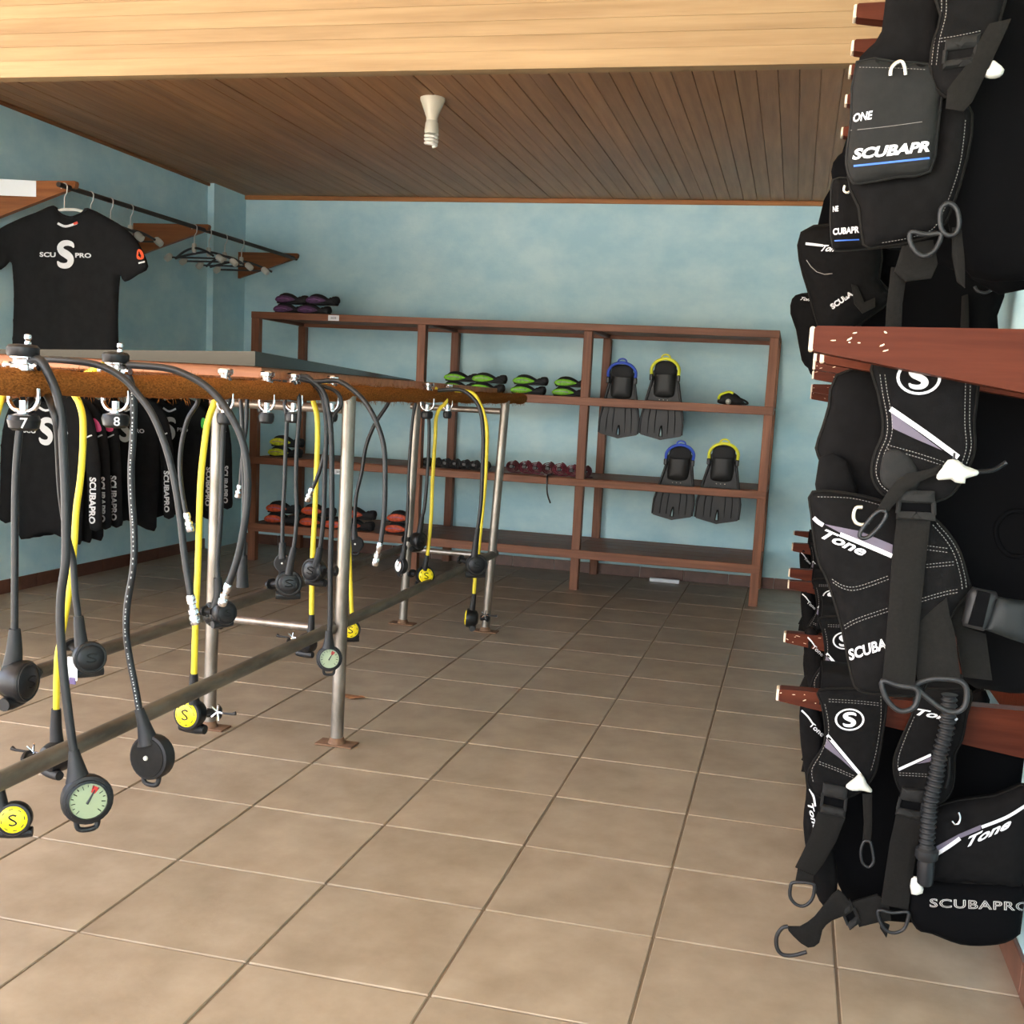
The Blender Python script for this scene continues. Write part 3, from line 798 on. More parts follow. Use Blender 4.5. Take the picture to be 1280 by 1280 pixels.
def second_stage(R, c, y, rpx, face=(.25, -1, .12), cover=None, name='second_stage', mouth=(.9, .5, -.1)):
    # round purge cover, body behind it, exhaust tee, mouthpiece
    o = un(c[0], c[1], 'y', y); s = rpx*np.linalg.norm(un(c[0]+1, c[1], 'y', y)-o); a = np.array(face, float); a /= np.linalg.norm(a)
    b = obj(name, lathe([(s*.45, -s*1.15), (s*.8, -s*.95), (s*.98, -s*.5), (s*1.0, -s*.1), (s*1.0, 0), (s*.93, s*.1), (s*.8, s*.12)], o, a, 24), m_blk, R, 35)
    cov = cover or m_blk
    pc = obj('purge_cover', lathe([(s*.78, s*.06), (s*.78, s*.13), (s*.7, s*.2), (s*.4, s*.25), (s*.05, s*.26)], o, a, 24), cov, b, 35)
    # raised ring segments and an S mark
    ax, u, v = frame(a)
    if v[2] < 0: u, v = -u, -v
    if cover:
        gs = []
        for k in range(8):
            t0 = 2*PI*k/8
            q = []
            for t in (t0, t0+.12, t0+.24, t0+.36):
                for r in (.66, .58): q.append(o+a*s*.215+s*r*(math.cos(t)*u+math.sin(t)*v))
            V = [tuple(p) for p in q]; gs.append((V, [(0, 1, 3, 2), (2, 3, 5, 4), (4, 5, 7, 6)]))
        obj('slot_marks', join(*gs), m_blk, pc)
        S = cr([(.2, .24), (.0, .3), (-.2, .2), (-.1, .06), (.1, -.06), (.2, -.2), (0, -.3), (-.2, -.24)], 3)
        obj('emblem', tube([o+a*s*.262+s*(p[0]*u+p[1]*v) for p in S], s*.05, 6), m_blk, pc)
    else:
        obj('rim_ring', lathe([(s*.9, s*.1), (s*.88, s*.16), (s*.82, s*.16), (s*.8, s*.1)], o, a, 24), m_rub, b, 35)
        S = cr([(.3, .2), (.0, .26), (-.25, .16), (-.1, .04), (.15, -.06), (.25, -.18), (0, -.27), (-.3, -.2)], 3)
        obj('emblem', tube([o+a*s*.262+s*(p[0]*u+p[1]*v) for p in S], s*.045, 6), m_cordg, pc)
    e = -a*s*.6-np.array([0, 0, s*.95])
    obj('exhaust_tee', lathe([(s*.3, -s*.9), (s*.36, -s*.4), (s*.36, s*.4), (s*.3, s*.9)], o+e, u, 12, 1., 1.), m_rub, b, 40)
    mm = np.array(mouth, float); mm /= np.linalg.norm(mm)
    mo = o-a*s*.6+mm*s*.85
    obj('mouthpiece', lathe([(s*.4, 0), (s*.36, s*.35), (s*.34, s*.55), (s*.6, s*.62), (s*.6, s*.78), (s*.38, s*.9)], mo, mm, 14, 1.2, .7), m_rub, b, 40)
    return b
def wing_tie(R, c, y, d=1):
    # metal clip and lever beside a mouthpiece
    o = un(c[0], c[1], 'y', y); gs = []
    for a in np.linspace(0, 2*PI, 6)[:-1]:
        gs.append(tube([o, o+np.array([.02*math.cos(a), -.006, .026*math.sin(a)])], .003, 6))
    k = obj('mouthpiece_clip', join(*gs), m_chrome, R)
    obj('clip_lever', tube([o+np.array([d*.015, -.004, 0]), o+np.array([d*.05, -.006, .001]), o+np.array([d*.062, -.004, .004])], [.003, .004, .0065], 8), m_blk, k, 50)
def gauge(R, neck, c, y, rpx, face=(.45, -1, .15), back=False, name='pressure_gauge', dial=None, fc=None):
    o = un(c[0], c[1], 'y', y); s = rpx*np.linalg.norm(un(c[0]+1, c[1], 'y', y)-o); a = np.array(face, float); a /= np.linalg.norm(a)
    nk = cr(P3(neck, y), 3); n = len(nk)
    rr = [.0115+(s*.5-.0115)*(i/(n-1))**1.4 for i in range(n)]
    b = obj(name, lathe([(s*.8, -s*.55), (s*.97, -s*.4), (s*1.02, 0), (s*.98, s*.22), (s*.86, s*.28)], o, a, 26), m_rub, R, 35)
    obj('console_neck', tube(nk, rr, 14), m_rub, b, 60)
    ax, u, v = frame(a)
    if v[2] < 0: u, v = -u, -v
    lp = [o+s*(x*u+z*v)-a*s*.1 for x, z in ((-.42, -.85), (-.34, -1.2), (0, -1.28), (.34, -1.2), (.42, -.85))]
    obj('lanyard_loop', tube(cr(lp, 4), s*.11, 8), m_rub, b, 60)
    if back:
        obj('back_plate', lathe([(s*.9, s*.2), (s*.86, s*.32), (s*.5, s*.36), (s*.05, s*.36)], o, a, 26), m_cordg, b, 35)
        obj('rivet', lathe([(s*.12, s*.34), (s*.1, s*.42), (s*.03, s*.43)], o, a, 10), m_white, b, 40)
    else:
        obj('bezel', lathe([(s*.86, s*.24), (s*.84, s*.38), (s*.74, s*.40), (s*.72, s*.30)], o, a, 26), m_blk, b, 35)
        d = obj('dial', lathe([(s*.73, s*.25), (s*.73, s*.3), (s*.02, s*.302)], o, a, 26), dial or m_gface, b, 35)
        gs = []
        for k in range(15):
            t = math.radians(225-270*k/14); q = o+a*s*.31
            gs.append(tube([q+s*.66*(math.cos(t)*u+math.sin(t)*v), q+s*(.5 if k % 2 == 0 else .57)*(math.cos(t)*u+math.sin(t)*v)], s*.018, 4))
        obj('tick_marks', join(*gs), m_blk, d)
        t = math.radians(60); q = o+a*s*.325
        obj('needle', tube([q-s*.12*(math.cos(t)*u+math.sin(t)*v), q+s*.5*(math.cos(t)*u+math.sin(t)*v)], [s*.05, s*.02], 6), m_blk, d)
        V = []
        for k in range(5):
            tt = math.radians(48+26*k/4)
            for r in (.36, .64): V.append(tuple(o+a*s*.308+s*r*(math.cos(tt)*u+math.sin(tt)*v)))
        obj('red_zone', (V, [(2*k, 2*k+1, 2*k+3, 2*k+2) for k in range(4)]), m_red, d)
    return b
def first_stage(R, c, y, s=1., number=None, x=None, hs=.45):
    # chrome body on top of the rail, yoke round it, black hand knob below
    xx = XN if x is None else x; z0 = zr(y)
    o = np.array([xx, y, z0+.022]); up = np.array([0, 0, 1.])
    H = lambda v: v*hs
    b = obj('first_stage', lathe([(.02*s, 0), (.023*s, H(.004)), (.023*s, H(.02)), (.018*s, H(.024)), (.018*s, H(.036)), (.0235*s, H(.04)), (.0235*s, H(.07)), (.019*s, H(.076)), (.006, H(.078))], o, up, 20), m_chrome, R, 40)
    obj('end_cap', lathe([(.026*s, H(.045)), (.0285*s, H(.05)), (.0285*s, H(.072)), (.024*s, H(.08)), (.01*s, H(.082))], o, up, 20), m_blk if hs > .6 else m_chrome, b, 40)
    if hs > .6:
        obj('dust_cap', lathe([(.006, 0), (.0075, .004), (.005, .009), (.008, .014), (.007, .021), (.002, .023)], o+np.array([.012, 0, H(.08)]), up, 10), m_chrome, b, 50)
        for sx in (-1, 1):
            obj('port', lathe([(.008, 0), (.008, .03), (.0095, .032), (.0095, .042)], o+np.array([0, 0, .012]), (sx, -.1, 0), 10), m_chrome, b, 40)
    zb_ = z0-.03
    yk = [(xx-.03*s, y, z0-.012), (xx-.03*s, y, zb_-.012), (xx-.015*s, y, zb_-.03), (xx+.015*s, y, zb_-.03), (xx+.03*s, y, zb_-.012), (xx+.03*s, y, z0-.012)]
    obj('yoke', tube(cr(yk, 4), .005*s, 8), m_chrome, R, 60)
    obj('yoke_screw', lathe([(.009, 0), (.009, .02), (.013, .022), (.013, .032)], (xx, y, zb_-.008), (0, 0, -1), 12), m_chrome, R, 40)
    k = obj('hand_knob', lathe([(.014*s, 0), (.027*s, .004), (.03*s, .014), (.027*s, .03), (.02*s, .036)], (xx, y, zb_-.036), (0, 0, -1), 14), m_blk, R, 30)
    if number:
        G, FS = text_geo(number, bold=.01); n_ = len(number)
        obj('number_mark', ([(xx+.0308*s*math.sin(.66+(g_[0]-.5)*.42*n_), y-.0308*s*math.cos(.66+(g_[0]-.5)*.42*n_), zb_-.066+.022*g_[1]) for g_ in G], FS), m_print, k)
    return b
GR = 'regulator sets hanging on the drying frame'
def reg(y, label, x=None):
    return thing('scuba_regulator', (XN if x is None else x, y, zr(y)+.03), label, 'regulator', GR)

# set hanging furthest left
y = -.62; R = reg(y, 'dive regulator numbered 7 with round dial gauge, leftmost on the near rail')
first_stage(R, None, y, 1.15, '7', hs=.7)
hose(R, [(28, 452), (49, 450), (62, 470), (72, 496), (77, 524), (79, 560), (81, 600), (82, 640), (82, 700), (76.5, 742), (75.4, 784), (79, 835), (84.4, 883), (90, 925), (93, 944)], y, r=.0098)
gauge(R, [(92, 938), (95, 956), (98, 976)], (109, 999), y, 27, (.95, -1, .1))
hose(R, [(20, 455), (36, 474, -.56), (49, 488, -.54), (33, 506), (26, 530), (22, 560), (19, 612), (18.5, 707), (18.3, 795)], y+.02)
boot(R, [(18.3, 786), (18, 812), (15, 836)], y+.02, .012, .022)
second_stage(R, (33, 852), y+.02, 23, (1, .1, 0), mouth=(-.3, 1, 0))
hose(R, [(12, 456), (42, 472, -.55), (56, 490, -.53), (65, 509), (72, 540), (76, 612, -.55), (84, 670, -.5), (91, 700, -.48), (94, 742, -.48), (98.5, 775, -.48)], y)
boot(R, [(98, 770), (101, 800), (104, 812)], -.48, .011, .018)
second_stage(R, (113, 822), -.48, 18, (1, -.85, .15), mouth=(-1, .3, .4))
p = un(90, 836, 'y', -.5)
obj('hang_tag', hull_box((p[0]-.012, -.502, p[2]-.028), (p[0]+.014, -.498, p[2]+.028), .002), m_paper, R)
obj('hang_tag_print', hull_box((p[0]-.006, -.503, p[2]-.036), (p[0]+.010, -.499, p[2]-.02), .001), flat('purple_print', 110, 96, 140), R)
hose(R, [(14, 458), (8, 475), (3, 492), (-12, 560), (-22, 700), (-16, 860), (-2, 985)], y, m_yel)
boot(R, [(-2, 980), (2, 1004), (6, 1020)], y, .011, .017)
second_stage(R, (17, 1024), y, 18.5, (.5, -1, .12), m_ycov, 'octopus_stage', mouth=(-1, .4, 0))
hose(R, [(28, 449), (77, 450), (124, 457), (154, 473), (175, 496), (191, 519), (206, 555), (216.5, 594), (224, 638), (230, 690), (234, 718), (239, 748)], -.5)
connector(R, [(238, 744), (245, 781)], -.5)

y = -.29; R = reg(y, 'dive regulator numbered 8 with white lettered hose and gauge turned backwards, on the near rail')
first_stage(R, None, y, 1.1, '8', hs=.7)
h = hose(R, [(139, 454), (154, 460), (163.5, 478), (167, 504), (166.3, 548), (164, 586), (165, 625), (167.6, 664), (167, 707), (159, 756), (158, 793), (162.6, 826), (168.8, 857), (175, 892)], y, r=.0088)
lt = cr(P3([(163.5, 478), (167, 504), (166.3, 548), (164, 586), (165, 625), (167.6, 664), (167, 707), (159, 756), (158, 793), (162.6, 826), (168.8, 857), (175, 892)], y), 22)
gs = []; i = 0
while i < len(lt)-4:
    gs.append(tube([lt[k]+np.array([.002, -.0082, 0]) for k in range(i, i+2)], .0016, 4)); i += rng.choice((2, 2, 3, 3, 5))
obj('hose_lettering', join(*gs), m_print, h)
gauge(R, [(174, 886), (181, 910), (186, 930)], (189, 946), y, 25, (-.12, -1, .1), True)
hose(R, [(160, 456), (206, 460), (232, 468), (258, 483), (278, 504), (294, 530), (304, 555), (309, 586), (309, 625), (305, 658), (297, 697), (285.5, 731)], y, r=.0088)
connector(R, [(286, 729), (277, 757)], y)
second_stage(R, (283, 766), y+.03, 14, (1, -.55, .1), mouth=(-1, -.1, 0))
hose(R, [(130, 456), (105, 470), (91.5, 487), (99, 504), (103.6, 524), (103.6, 560), (100.5, 600), (95.4, 638), (92, 690), (86, 742), (76, 800), (71.7, 826), (70.3, 890)], y+.06, m_yel, r=.0085)
boot(R, [(70.3, 886), (70, 910), (71, 928)], y+.06, .012, .018)
second_stage(R, (75, 944), y+.06, 17, (.4, 1, .1), m_ycov, 'octopus_stage', mouth=(-1, -.3, 0))
wing_tie(R, (42, 940), y+.04, -1)
hose(R, [(140, 462, -.29), (180, 478, -.05), (225, 484, .15), (247.5, 499, .22), (234.6, 524, .22), (227, 555, .22), (225, 586, .22), (228, 617, .22), (233, 644, .22)], y+.1, r=.0068)
connector(R, [(233, 641), (238.5, 665)], .22)

y = .24; R = reg(y, 'dive regulator with yellow octopus low at the left rear frame leg')
first_stage(R, None, y, .8)
hose(R, [(281, 478), (274, 488), (269, 501), (260, 527), (255, 560), (251, 600), (249, 651), (247.5, 707), (244.7, 770), (242.5, 846)], y, m_yel, r=.0095)
boot(R, [(242.5, 842), (242, 862), (243, 880)], y, .012, .017)
second_stage(R, (234, 893), y, 18, (-.1, -1, .1), m_ycov, 'octopus_stage', mouth=(1, .5, 0))
wing_tie(R, (272, 890), y, 1)
hose(R, [(284, 480), (286, 500), (280, 530), (278, 560), (276, 640), (272, 700), (273, 730)], y+.02, r=.0078)
boot(R, [(272, 722), (273, 745), (268, 762)], y+.02, .012, .016)
second_stage(R, (262, 767), y+.02, 13, (-.6, -1, .1), mouth=(1, .3, 0))
hose(R, [(292, 480), (300, 496), (303, 540), (305, 640), (304, 700)], y+.25, r=.007)
boot(R, [(304, 694), (303, 712), (303, 734)], y+.25, .013, .02)

y = .5; R = reg(y, 'chrome dive regulator beside the board corner with bare silver hose end')
first_stage(R, None, y, .8)
hose(R, [(330, 474), (380, 478), (418, 488), (426.5, 506), (416.7, 521), (407, 560), (399, 590), (390, 612)], y+.3, r=.0065)
connector(R, [(390, 610), (384, 627)], y+.3)
hose(R, [(320, 475), (310, 490), (308, 530), (304, 560), (300, 610)], y+.2, r=.007)
connector(R, [(300, 606), (297, 622)], y+.2)

y = .69; R = reg(y, 'dive regulator numbered 11 with dial gauge in front of the near frame leg')
first_stage(R, None, y, .95, '11')
hose(R, [(363, 473), (380, 470), (390, 476), (404, 490), (411, 516), (414, 546), (414.7, 589), (414.7, 645), (413, 701), (412.5, 777), (411, 796)], y, r=.0088)
gauge(R, [(411, 788), (411, 800), (410.5, 810)], (411.5, 823), y, 15, (.5, -1, .15))
hose(R, [(362, 476), (356, 500), (358.5, 526), (357, 560), (355.7, 603), (353.4, 645), (353, 683)], y, r=.0068)
gauge(R, [(353, 678), (353, 690), (354, 698)], (354, 704), y, 10.5, (.1, -1, .1), True)
hose(R, [(366, 476), (374, 500), (373.7, 526), (371, 560), (370, 603), (371, 645), (367.5, 682), (363, 706)], y-.02, r=.0068)
boot(R, [(367.5, 684), (364, 700), (361, 718)], y-.02, .010, .014)
second_stage(R, (361, 729), y-.02, 15.5, (.55, -1, .1), mouth=(-1, .2, -.2))
hose(R, [(372, 472), (392, 477), (421, 476), (440.6, 487), (457.5, 504), (471.5, 530), (480, 560), (481.4, 603), (480, 645), (475.5, 680)], y, r=.0082)
connector(R, [(475.5, 678), (468.5, 707)], y)
hose(R, [(368, 474), (392, 482), (402.6, 496), (408, 532), (406, 589), (404.6, 645), (399.8, 688)], y+.1, r=.0078)
boot(R, [(400, 684), (397, 700), (394, 708)], y+.1, .011, .015)
second_stage(R, (390, 713), y+.1, 14.5, (-.2, -1, .1), mouth=(1, .3, 0))

y = 1.0; R = reg(y, 'dive regulator with straight yellow hose ending behind the lower rail by the near leg')
first_stage(R, None, y, .75)
hose(R, [(415, 478), (400, 484), (391.4, 498), (396, 518), (397, 546), (395.6, 589), (393.4, 645), (390.6, 701), (389.4, 772)], y+.1, m_yel, r=.0095)
boot(R, [(389.5, 768), (389, 784), (388, 796)], y+.1, .011, .015)
second_stage(R, (386, 803), y+.1, 12, (.2, 1, .1), m_ycov, 'octopus_stage', mouth=(-1, -.3, .1))
wing_tie(R, (366, 797), y+.1, -1)

y = 1.5; R = reg(y, 'dive regulator on the far rail, its yellow octopus showing behind the near leg', XFar)
first_stage(R, None, y, .7, x=XFar)
hose(R, [(412, 480), (423, 486), (427, 499), (432, 513), (432.7, 532), (434, 600), (437, 700), (440, 772)], y, m_yel, r=.0085)
second_stage(R, (438, 787), y, 12, (.45, -1, .1), m_ycov, 'octopus_stage', mouth=(-1, .3, 0))
hose(R, [(470, 480), (484, 490), (485.6, 503), (468.7, 530), (457.5, 558), (452, 591), (445, 622), (443, 660)], y+.4, r=.0082)
gauge(R, [(443, 655), (443, 668), (444, 674)], (444.5, 680), y+.4, 9.5, (.2, -1, .1), True)

y = 2.05; R = reg(y, 'dive regulator with looping black hose near the far end of the rail')
first_stage(R, None, y, .95)
hose(R, [(544, 485), (558, 500), (549, 512), (545, 524), (544, 546), (540.5, 603), (539, 645), (536, 679), (533.8, 697)], y+.2, m_yel, r=.0085)
boot(R, [(534, 694), (532, 704), (530.6, 713)], y+.2, .0105, .015)
second_stage(R, (532, 719.5), y+.2, 11.5, (.7, -1, .1), m_ycov, 'octopus_stage', mouth=(-1, .3, 0))
hose(R, [(540, 486), (529, 496), (531, 506), (536, 524), (536, 560), (533.4, 603), (530.6, 634), (526.4, 651)], y+.15, r=.0078)
boot(R, [(527.5, 645), (526, 656), (524, 668)], y+.15, .0105, .015)
second_stage(R, (526, 676), y+.15, 10.5, (1, -.4, 0), mouth=(-1, .1, 0))
hose(R, [(540, 487), (523, 496), (519, 507), (515, 532), (511, 589), (509.5, 645), (505, 688)], y+.1, r=.0072)
gauge(R, [(505.5, 682), (504, 694), (502, 702)], (500.5, 707), y+.1, 10, (-.75, -1, .1), dial=mat('white_dial', rgb(226, 224, 216), .4))
hose(R, [(547.5, 488), (575.6, 487.5), (592.5, 499), (601, 516), (604, 546), (603, 589), (601, 631), (596, 668)], y, r=.0088)
boot(R, [(597, 660), (594.5, 680), (593, 696)], y, .012, .017)
second_stage(R, (596, 706), y, 13, (.5, -1, .05), mouth=(-1, .1, .2))

y = 2.35; R = reg(y, 'dive regulator with thin yellow hose and clipped octopus at the end of the frame')
first_stage(R, None, y, .7)
hose(R, [(569, 488), (589.6, 491), (599.5, 504), (606.5, 524), (608.8, 546), (606.5, 603), (601, 659), (597, 700), (593.9, 721), (592.5, 744)], y, m_yel, r=.0088)
boot(R, [(592.6, 742), (591, 756), (589.7, 766)], y, .0115, .016)
second_stage(R, (584, 772), y, 11.5, (-1, -.25, .05), m_ycov, 'octopus_stage', mouth=(1, .1, .1))
wing_tie(R, (606, 769), y, 1)

# ------------------------------------------------------------------ left wall: brackets, rods, hangers, shirts
XT = -2.0
mrod = mat('dark_steel_rod', rgb(58, 50, 46), .5, .4)
ZU, ZLo = 2.386, 1.326
YBk = (2.98, 4.445, 5.86)
for (zt, zrod, lb) in ((2.424, ZU, 'upper clothes rail on the left wall, dark rod on three triangular wooden brackets'), (1.365, ZLo, 'lower clothes rail on the left wall carrying the black long sleeved tops')):
    R = thing('clothes_rail', (XL, 4.4, zt-.2), lb, 'clothes rail')
    for i, y in enumerate(YBk):
        b1 = obj('bracket_arm', prism([(XL, zt), (XT, zt), (XT+.006, zt-.012), (XT, zt-.036), (XT-.02, zt-.042), (XL, zt-.23)], 'y', y, y+.034), m_brk, R)
        if i == 0 and zt > 2:
            pa = [un(x, z, 'y', 2.978) for x, z in ((-30, 222), (45, 226), (45, 246), (-30, 243))]
            obj('paper_label', ([(p[0], 2.9775, p[2]) for p in pa]+[(p[0], 2.9795, p[2]) for p in pa], [(3, 2, 1, 0), (4, 5, 6, 7), (0, 1, 5, 4), (1, 2, 6, 5), (2, 3, 7, 6), (3, 0, 4, 7)]), m_paper, b1, label='white paper label')
    obj('rod', tube([(XT-.03, 2.88 if zt > 2 else 2.4, zrod), (XT-.03, YBk[2]+.05, zrod)], .0145, 12), mrod, R, 60)

def hook(R, x, y, z, drop):
    r = .02
    p = [(x-r*.9, y, z-.01)]+[(x+r*math.cos(a), y, z+r*math.sin(a)) for a in np.linspace(PI, 0, 8)]+[(x+r*.9, y, z-.03), (x+.002, y, z-.055), (x, y, z-drop)]
    return obj('hook', tube(p, .0032, 6), flat('white_wire', 214, 214, 208, .4), R, 60)
m_hbar = mat('grey_black_hanger_bar', rgb(52, 56, 58), .5)
def hanger(y, label, z=ZU, w=.24, rz=.0):
    x = XT-.03; R = thing('clothes_hanger', (x, y, z), label, 'hanger', 'empty hangers on the upper rod')
    hook(R, x, y, z-.004, .13)
    zz = z-.14
    obj('hanger_bar', tube(cr([(x-w, y+.05*rz, zz-.06), (x-w*.5, y+.02*rz, zz-.02), (x, y, zz), (x+w*.5, y-.02*rz, zz-.02), (x+w, y-.05*rz, zz-.06)], 4), .008, 8), m_hbar, R, 60)
    obj('cross_bar', tube([(x-w, y, zz-.065), (x+w, y, zz-.065)], .006, 8), m_hbar, R, 60)
    for s in (-1, 1):
        obj('shoulder_pad', lathe([(.014, -.03), (.021, -.022), (.023, .0), (.02, .024), (.01, .03)], (x+s*(w-.005), y, zz-.066), (s*.8, 0, -.6), 12), m_white, R, 50)
    obj('centre_clip', lathe([(.013, 0), (.016, .01), (.016, .05), (.012, .06)], (x, y, zz+.03), (0, 0, -1), 10), m_white, R, 50)
    return R
def y_at(px, z, x=XT-.03):
    return min(np.linspace(2.2, 5.85, 1500), key=lambda yy: abs(640+PPX+FPX*((np.array([x, yy, z])-CAM) @ CR)/((np.array([x, yy, z])-CAM) @ CF)-px))
for i, px in enumerate((113, 138, 163)):
    hanger(y_at(px, ZU), ('first', 'second', 'third')[i]+' empty hanger behind the upper black shirt', w=.2, rz=(-1)**i)
for i, px in enumerate((243, 261, 281, 302)):
    hanger(y_at(px, ZU), ('nearest', 'second', 'third', 'farthest')[i]+' empty hanger on the upper rod past the middle bracket', w=.2, rz=(-1)**i*2)

# upper shirt, short sleeved
y = 2.93
R = thing('rash_shirt', (XT-.03, y, ZU), 'black short sleeved rash shirt with white chest emblem hanging on the upper rod', 'shirt')
P = ppanel([(67, 257), (76, 267), (89, 271), (102, 266), (110, 260), (140, 275), (158, 287), (172, 303), (185, 333), (172, 343), (156, 352), (150, 345), (147, 400), (149, 462), (148, 466), (14, 466), (14, 462), (18, 400), (16, 329), (0, 337), (-22, 330), (-12, 300), (2, 285), (22, 275), (45, 266)], y, sm=3, t=.012, bulge=.035, D=.10, wr=.007, wf=22)
obj('shirt_body', P.mesh(.03), m_tee, R, 60)
obj('chest_emblem', s_emblem(P, (82, 318), 15.5, 17, ring=False, eps=.003), m_print, R)
obj('chest_lettering', join(text_on(P, 'SCU', (49.5, 321), (20, .5), (0, -6), eps=.003, bold=.03), text_on(P, 'PRO', (94, 322), (20, .5), (0, -6), eps=.003, bold=.03)), m_print, R)
obj('neck_label', decal_strip(P, [(72, 279), (82, 283), (96, 279)], 3, .003), m_print, R)
obj('neck_label_tip', decal_strip(P, [(92, 280), (97, 278)], 3, .0036), flat('red_print', 220, 70, 50), R)
obj('sleeve_dot', decal_poly(P, cr([(172, 312), (177, 313), (180, 320), (178, 324), (171, 323)], 3, True), .003), flat('orange_print', 232, 90, 50), R)
obj('sleeve_dash', decal_strip(P, [(173, 329), (181, 327)], 2, .003), m_print, R)
obj('collar', tube(cr([P.on(x, z, .002) for x, z in ((67, 258), (76, 267.5), (89, 271.5), (102, 266.5), (110, 261))], 4), .006, 8), m_tee, R, 60)
hook(R, XT-.03, y, ZU-.004, .13)
hp = [un(x, z, 'y', y) for x, z in ((40, 273), (70, 264), (86, 262), (102, 264), (135, 276))]
obj('hanger_bar', tube(cr(hp, 4), .009, 8), m_white, R, 60)

# lower row: long sleeved tops
def top(px, i, label, patch, z0=ZLo-.10, flipx=0., wd=1.):
    xs_ = XT-.03+flipx; y = y_at(px, .75, xs_+.29)
    R = thing('wetsuit_top', (xs_, y, ZLo), label, 'wetsuit top', 'black long sleeved tops on the lower rod')
    half = [(.075, .0), (.1, .015), (.17, -.012), (.235, -.05), (.285, -.14), (.315, -.3), (.325, -.5), (.33, -.66), (.325, -.73), (.262, -.735), (.25, -.6), (.237, -.4), (.222, -.25), (.215, -.5), (.205, -.74), (.19, -.83)]
    o = [(xs_+a*wd, z0+b) for a, b in half]+[(xs_+.08, z0-.80), (xs_, z0-.775), (xs_-.08, z0-.80)]+[(xs_-a*wd, z0+b) for a, b in half[::-1]]+[(xs_-.05, z0-.03), (xs_, z0-.04), (xs_+.05, z0-.03)]
    P = Panel([tuple(q) for q in cr([np.array(q) for q in o], 2, True)], y, t=.012, bulge=.03, D=.07, wr=.007, wf=20)
    obj('top_body', P.mesh(.035), m_tee, R, 60)
    obj('chest_emblem', s_emblem(P, (xs_+.005, z0-.2), .062, .075, px=False, ring=False, eps=.003), m_print, R)
    obj('chest_lettering', join(text_on(P, 'SCU', (xs_-.14, z0-.215), (.085, 0), (0, .026), px=False, eps=.003, bold=.03), text_on(P, 'PRO', (xs_+.06, z0-.215), (.085, 0), (0, .026), px=False, eps=.003, bold=.03)), m_print, R)
    obj('sleeve_lettering', text_on(P, 'SCUBAPRO', (xs_+.275*wd, z0-.44), (.0, -.26), (.036, 0), px=False, eps=.003, bold=.035), m_print, R)
    if patch: obj('sleeve_patch', decal_poly_xz(P, [(xs_+a, z0+b) for a, b in cr([(.24, -.115), (.27, -.135), (.285, -.18), (.26, -.19), (.235, -.17)], 3, True)]), flat('patch_%d' % patch[0], *patch), R)
    obj('sleeve_dash', decal_strip(P, [(xs_+.255, z0-.225), (xs_+.29, z0-.205)], .008, .003, px=False), m_print, R)
    obj('neck_label', decal_strip(P, [(xs_-.05, z0-.065), (xs_, z0-.085), (xs_+.05, z0-.065)], .012, .003, px=False), m_print, R)
    obj('collar', tube(cr([P.at(xs_+a, z0+b, .001) for a, b in ((-.1, .012), (-.06, -.032), (0, -.045), (.06, -.032), (.1, .012))], 4), .006, 8), m_tee, R, 60)
    hook(R, XT-.03, y, ZLo-.004, .10)
    obj('hanger_bar', tube(cr([(XT-.03+a, y, z0+b) for a, b in ((-.2, -.045), (-.1, .0), (0, .015), (.1, .0), (.2, -.045))], 4), .008, 8), m_white, R, 60)
    return R
def decal_poly_xz(P, pts, eps=.003):
    return cdt_fill(pts, lambda a, b: P.at(a, b, eps))
lab = ['front black long sleeved top on the lower rod, emblem facing the room', 'second black top from the front on the lower rod', 'third black top from the front on the lower rod, pink sleeve patch', 'fourth black top from the front on the lower rod', 'fifth black top from the front on the lower rod, green sleeve patch', 'rearmost black top on the lower rod beside the shelf rack']
for i, (px, pt) in enumerate(zip((119, 131, 145, 211, 263, 284), (None, (232, 74, 140), (226, 60, 120), None, (70, 210, 70), None))):
    top(px, i, lab[i], pt)

# ------------------------------------------------------------------ right wall: three tiers of arms
RK = {}
for nm, zc, lb in (('top', 2.19, 'top tier of red wooden arms on a batten along the right wall'), ('middle', 1.40, 'middle tier of red wooden arms on the right wall, the nearest big and worn'), ('bottom', .66, 'bottom tier of red wooden arms on a batten along the right wall')):
    RK[nm] = thing('wall_rack', (XR, 1, zc), lb, 'wall rack', 'arm racks on the right wall')
    obj('batten', hull_box((XR-.03, -1.25, zc-.085), (XR, 4.6, zc+.085), .004), m_arm, RK[nm])
def arm(tier, y, ze, h, th=.045, xe=2.055, slope=.13, wear=False):
    ro = .004
    zw = ze-h-slope*(XR-xe)
    R = obj('arm', prism([(XR, ze+.012), (xe+.006+ro, ze), (xe+.006, ze-ro), (xe+.006, ze-h+ro), (xe+.006+ro, ze-h), (XR, zw)], 'y', y, y+th), m_arm, RK[tier])
    obj('worn_end', hull_box((xe, y+.001, ze-h+.001), (xe+.0075, y+th-.001, ze-.001), .002), m_armend, R)
    if wear:
        rr = random.Random(int(y*100)+5)
        P = Panel([(xe, ze-h), (XR, ze-h-.08), (XR, ze), (xe, ze)], y, t=.0005)
        gs = []
        for k in range(wear):
            x = xe+.01+rr.random()**2.2*.16; zc = ze-.004-rr.random()*(h-.008); L = rr.uniform(.003, .013); an = rr.uniform(-.9, .9)
            gs.append(([tuple(P.at(x+dx*L*math.cos(an)-dz*math.sin(an)*.003, zc+dx*L*math.sin(an)*.6+dz*.0018)) for dx, dz in ((-.5, 0), (-.2, .5), (.5, .3), (.4, -.4), (-.1, -.5))], [(0, 1, 2, 3, 4)]))
        obj('wear_marks', join(*gs), m_wear, R, kind='stuff')
    return R
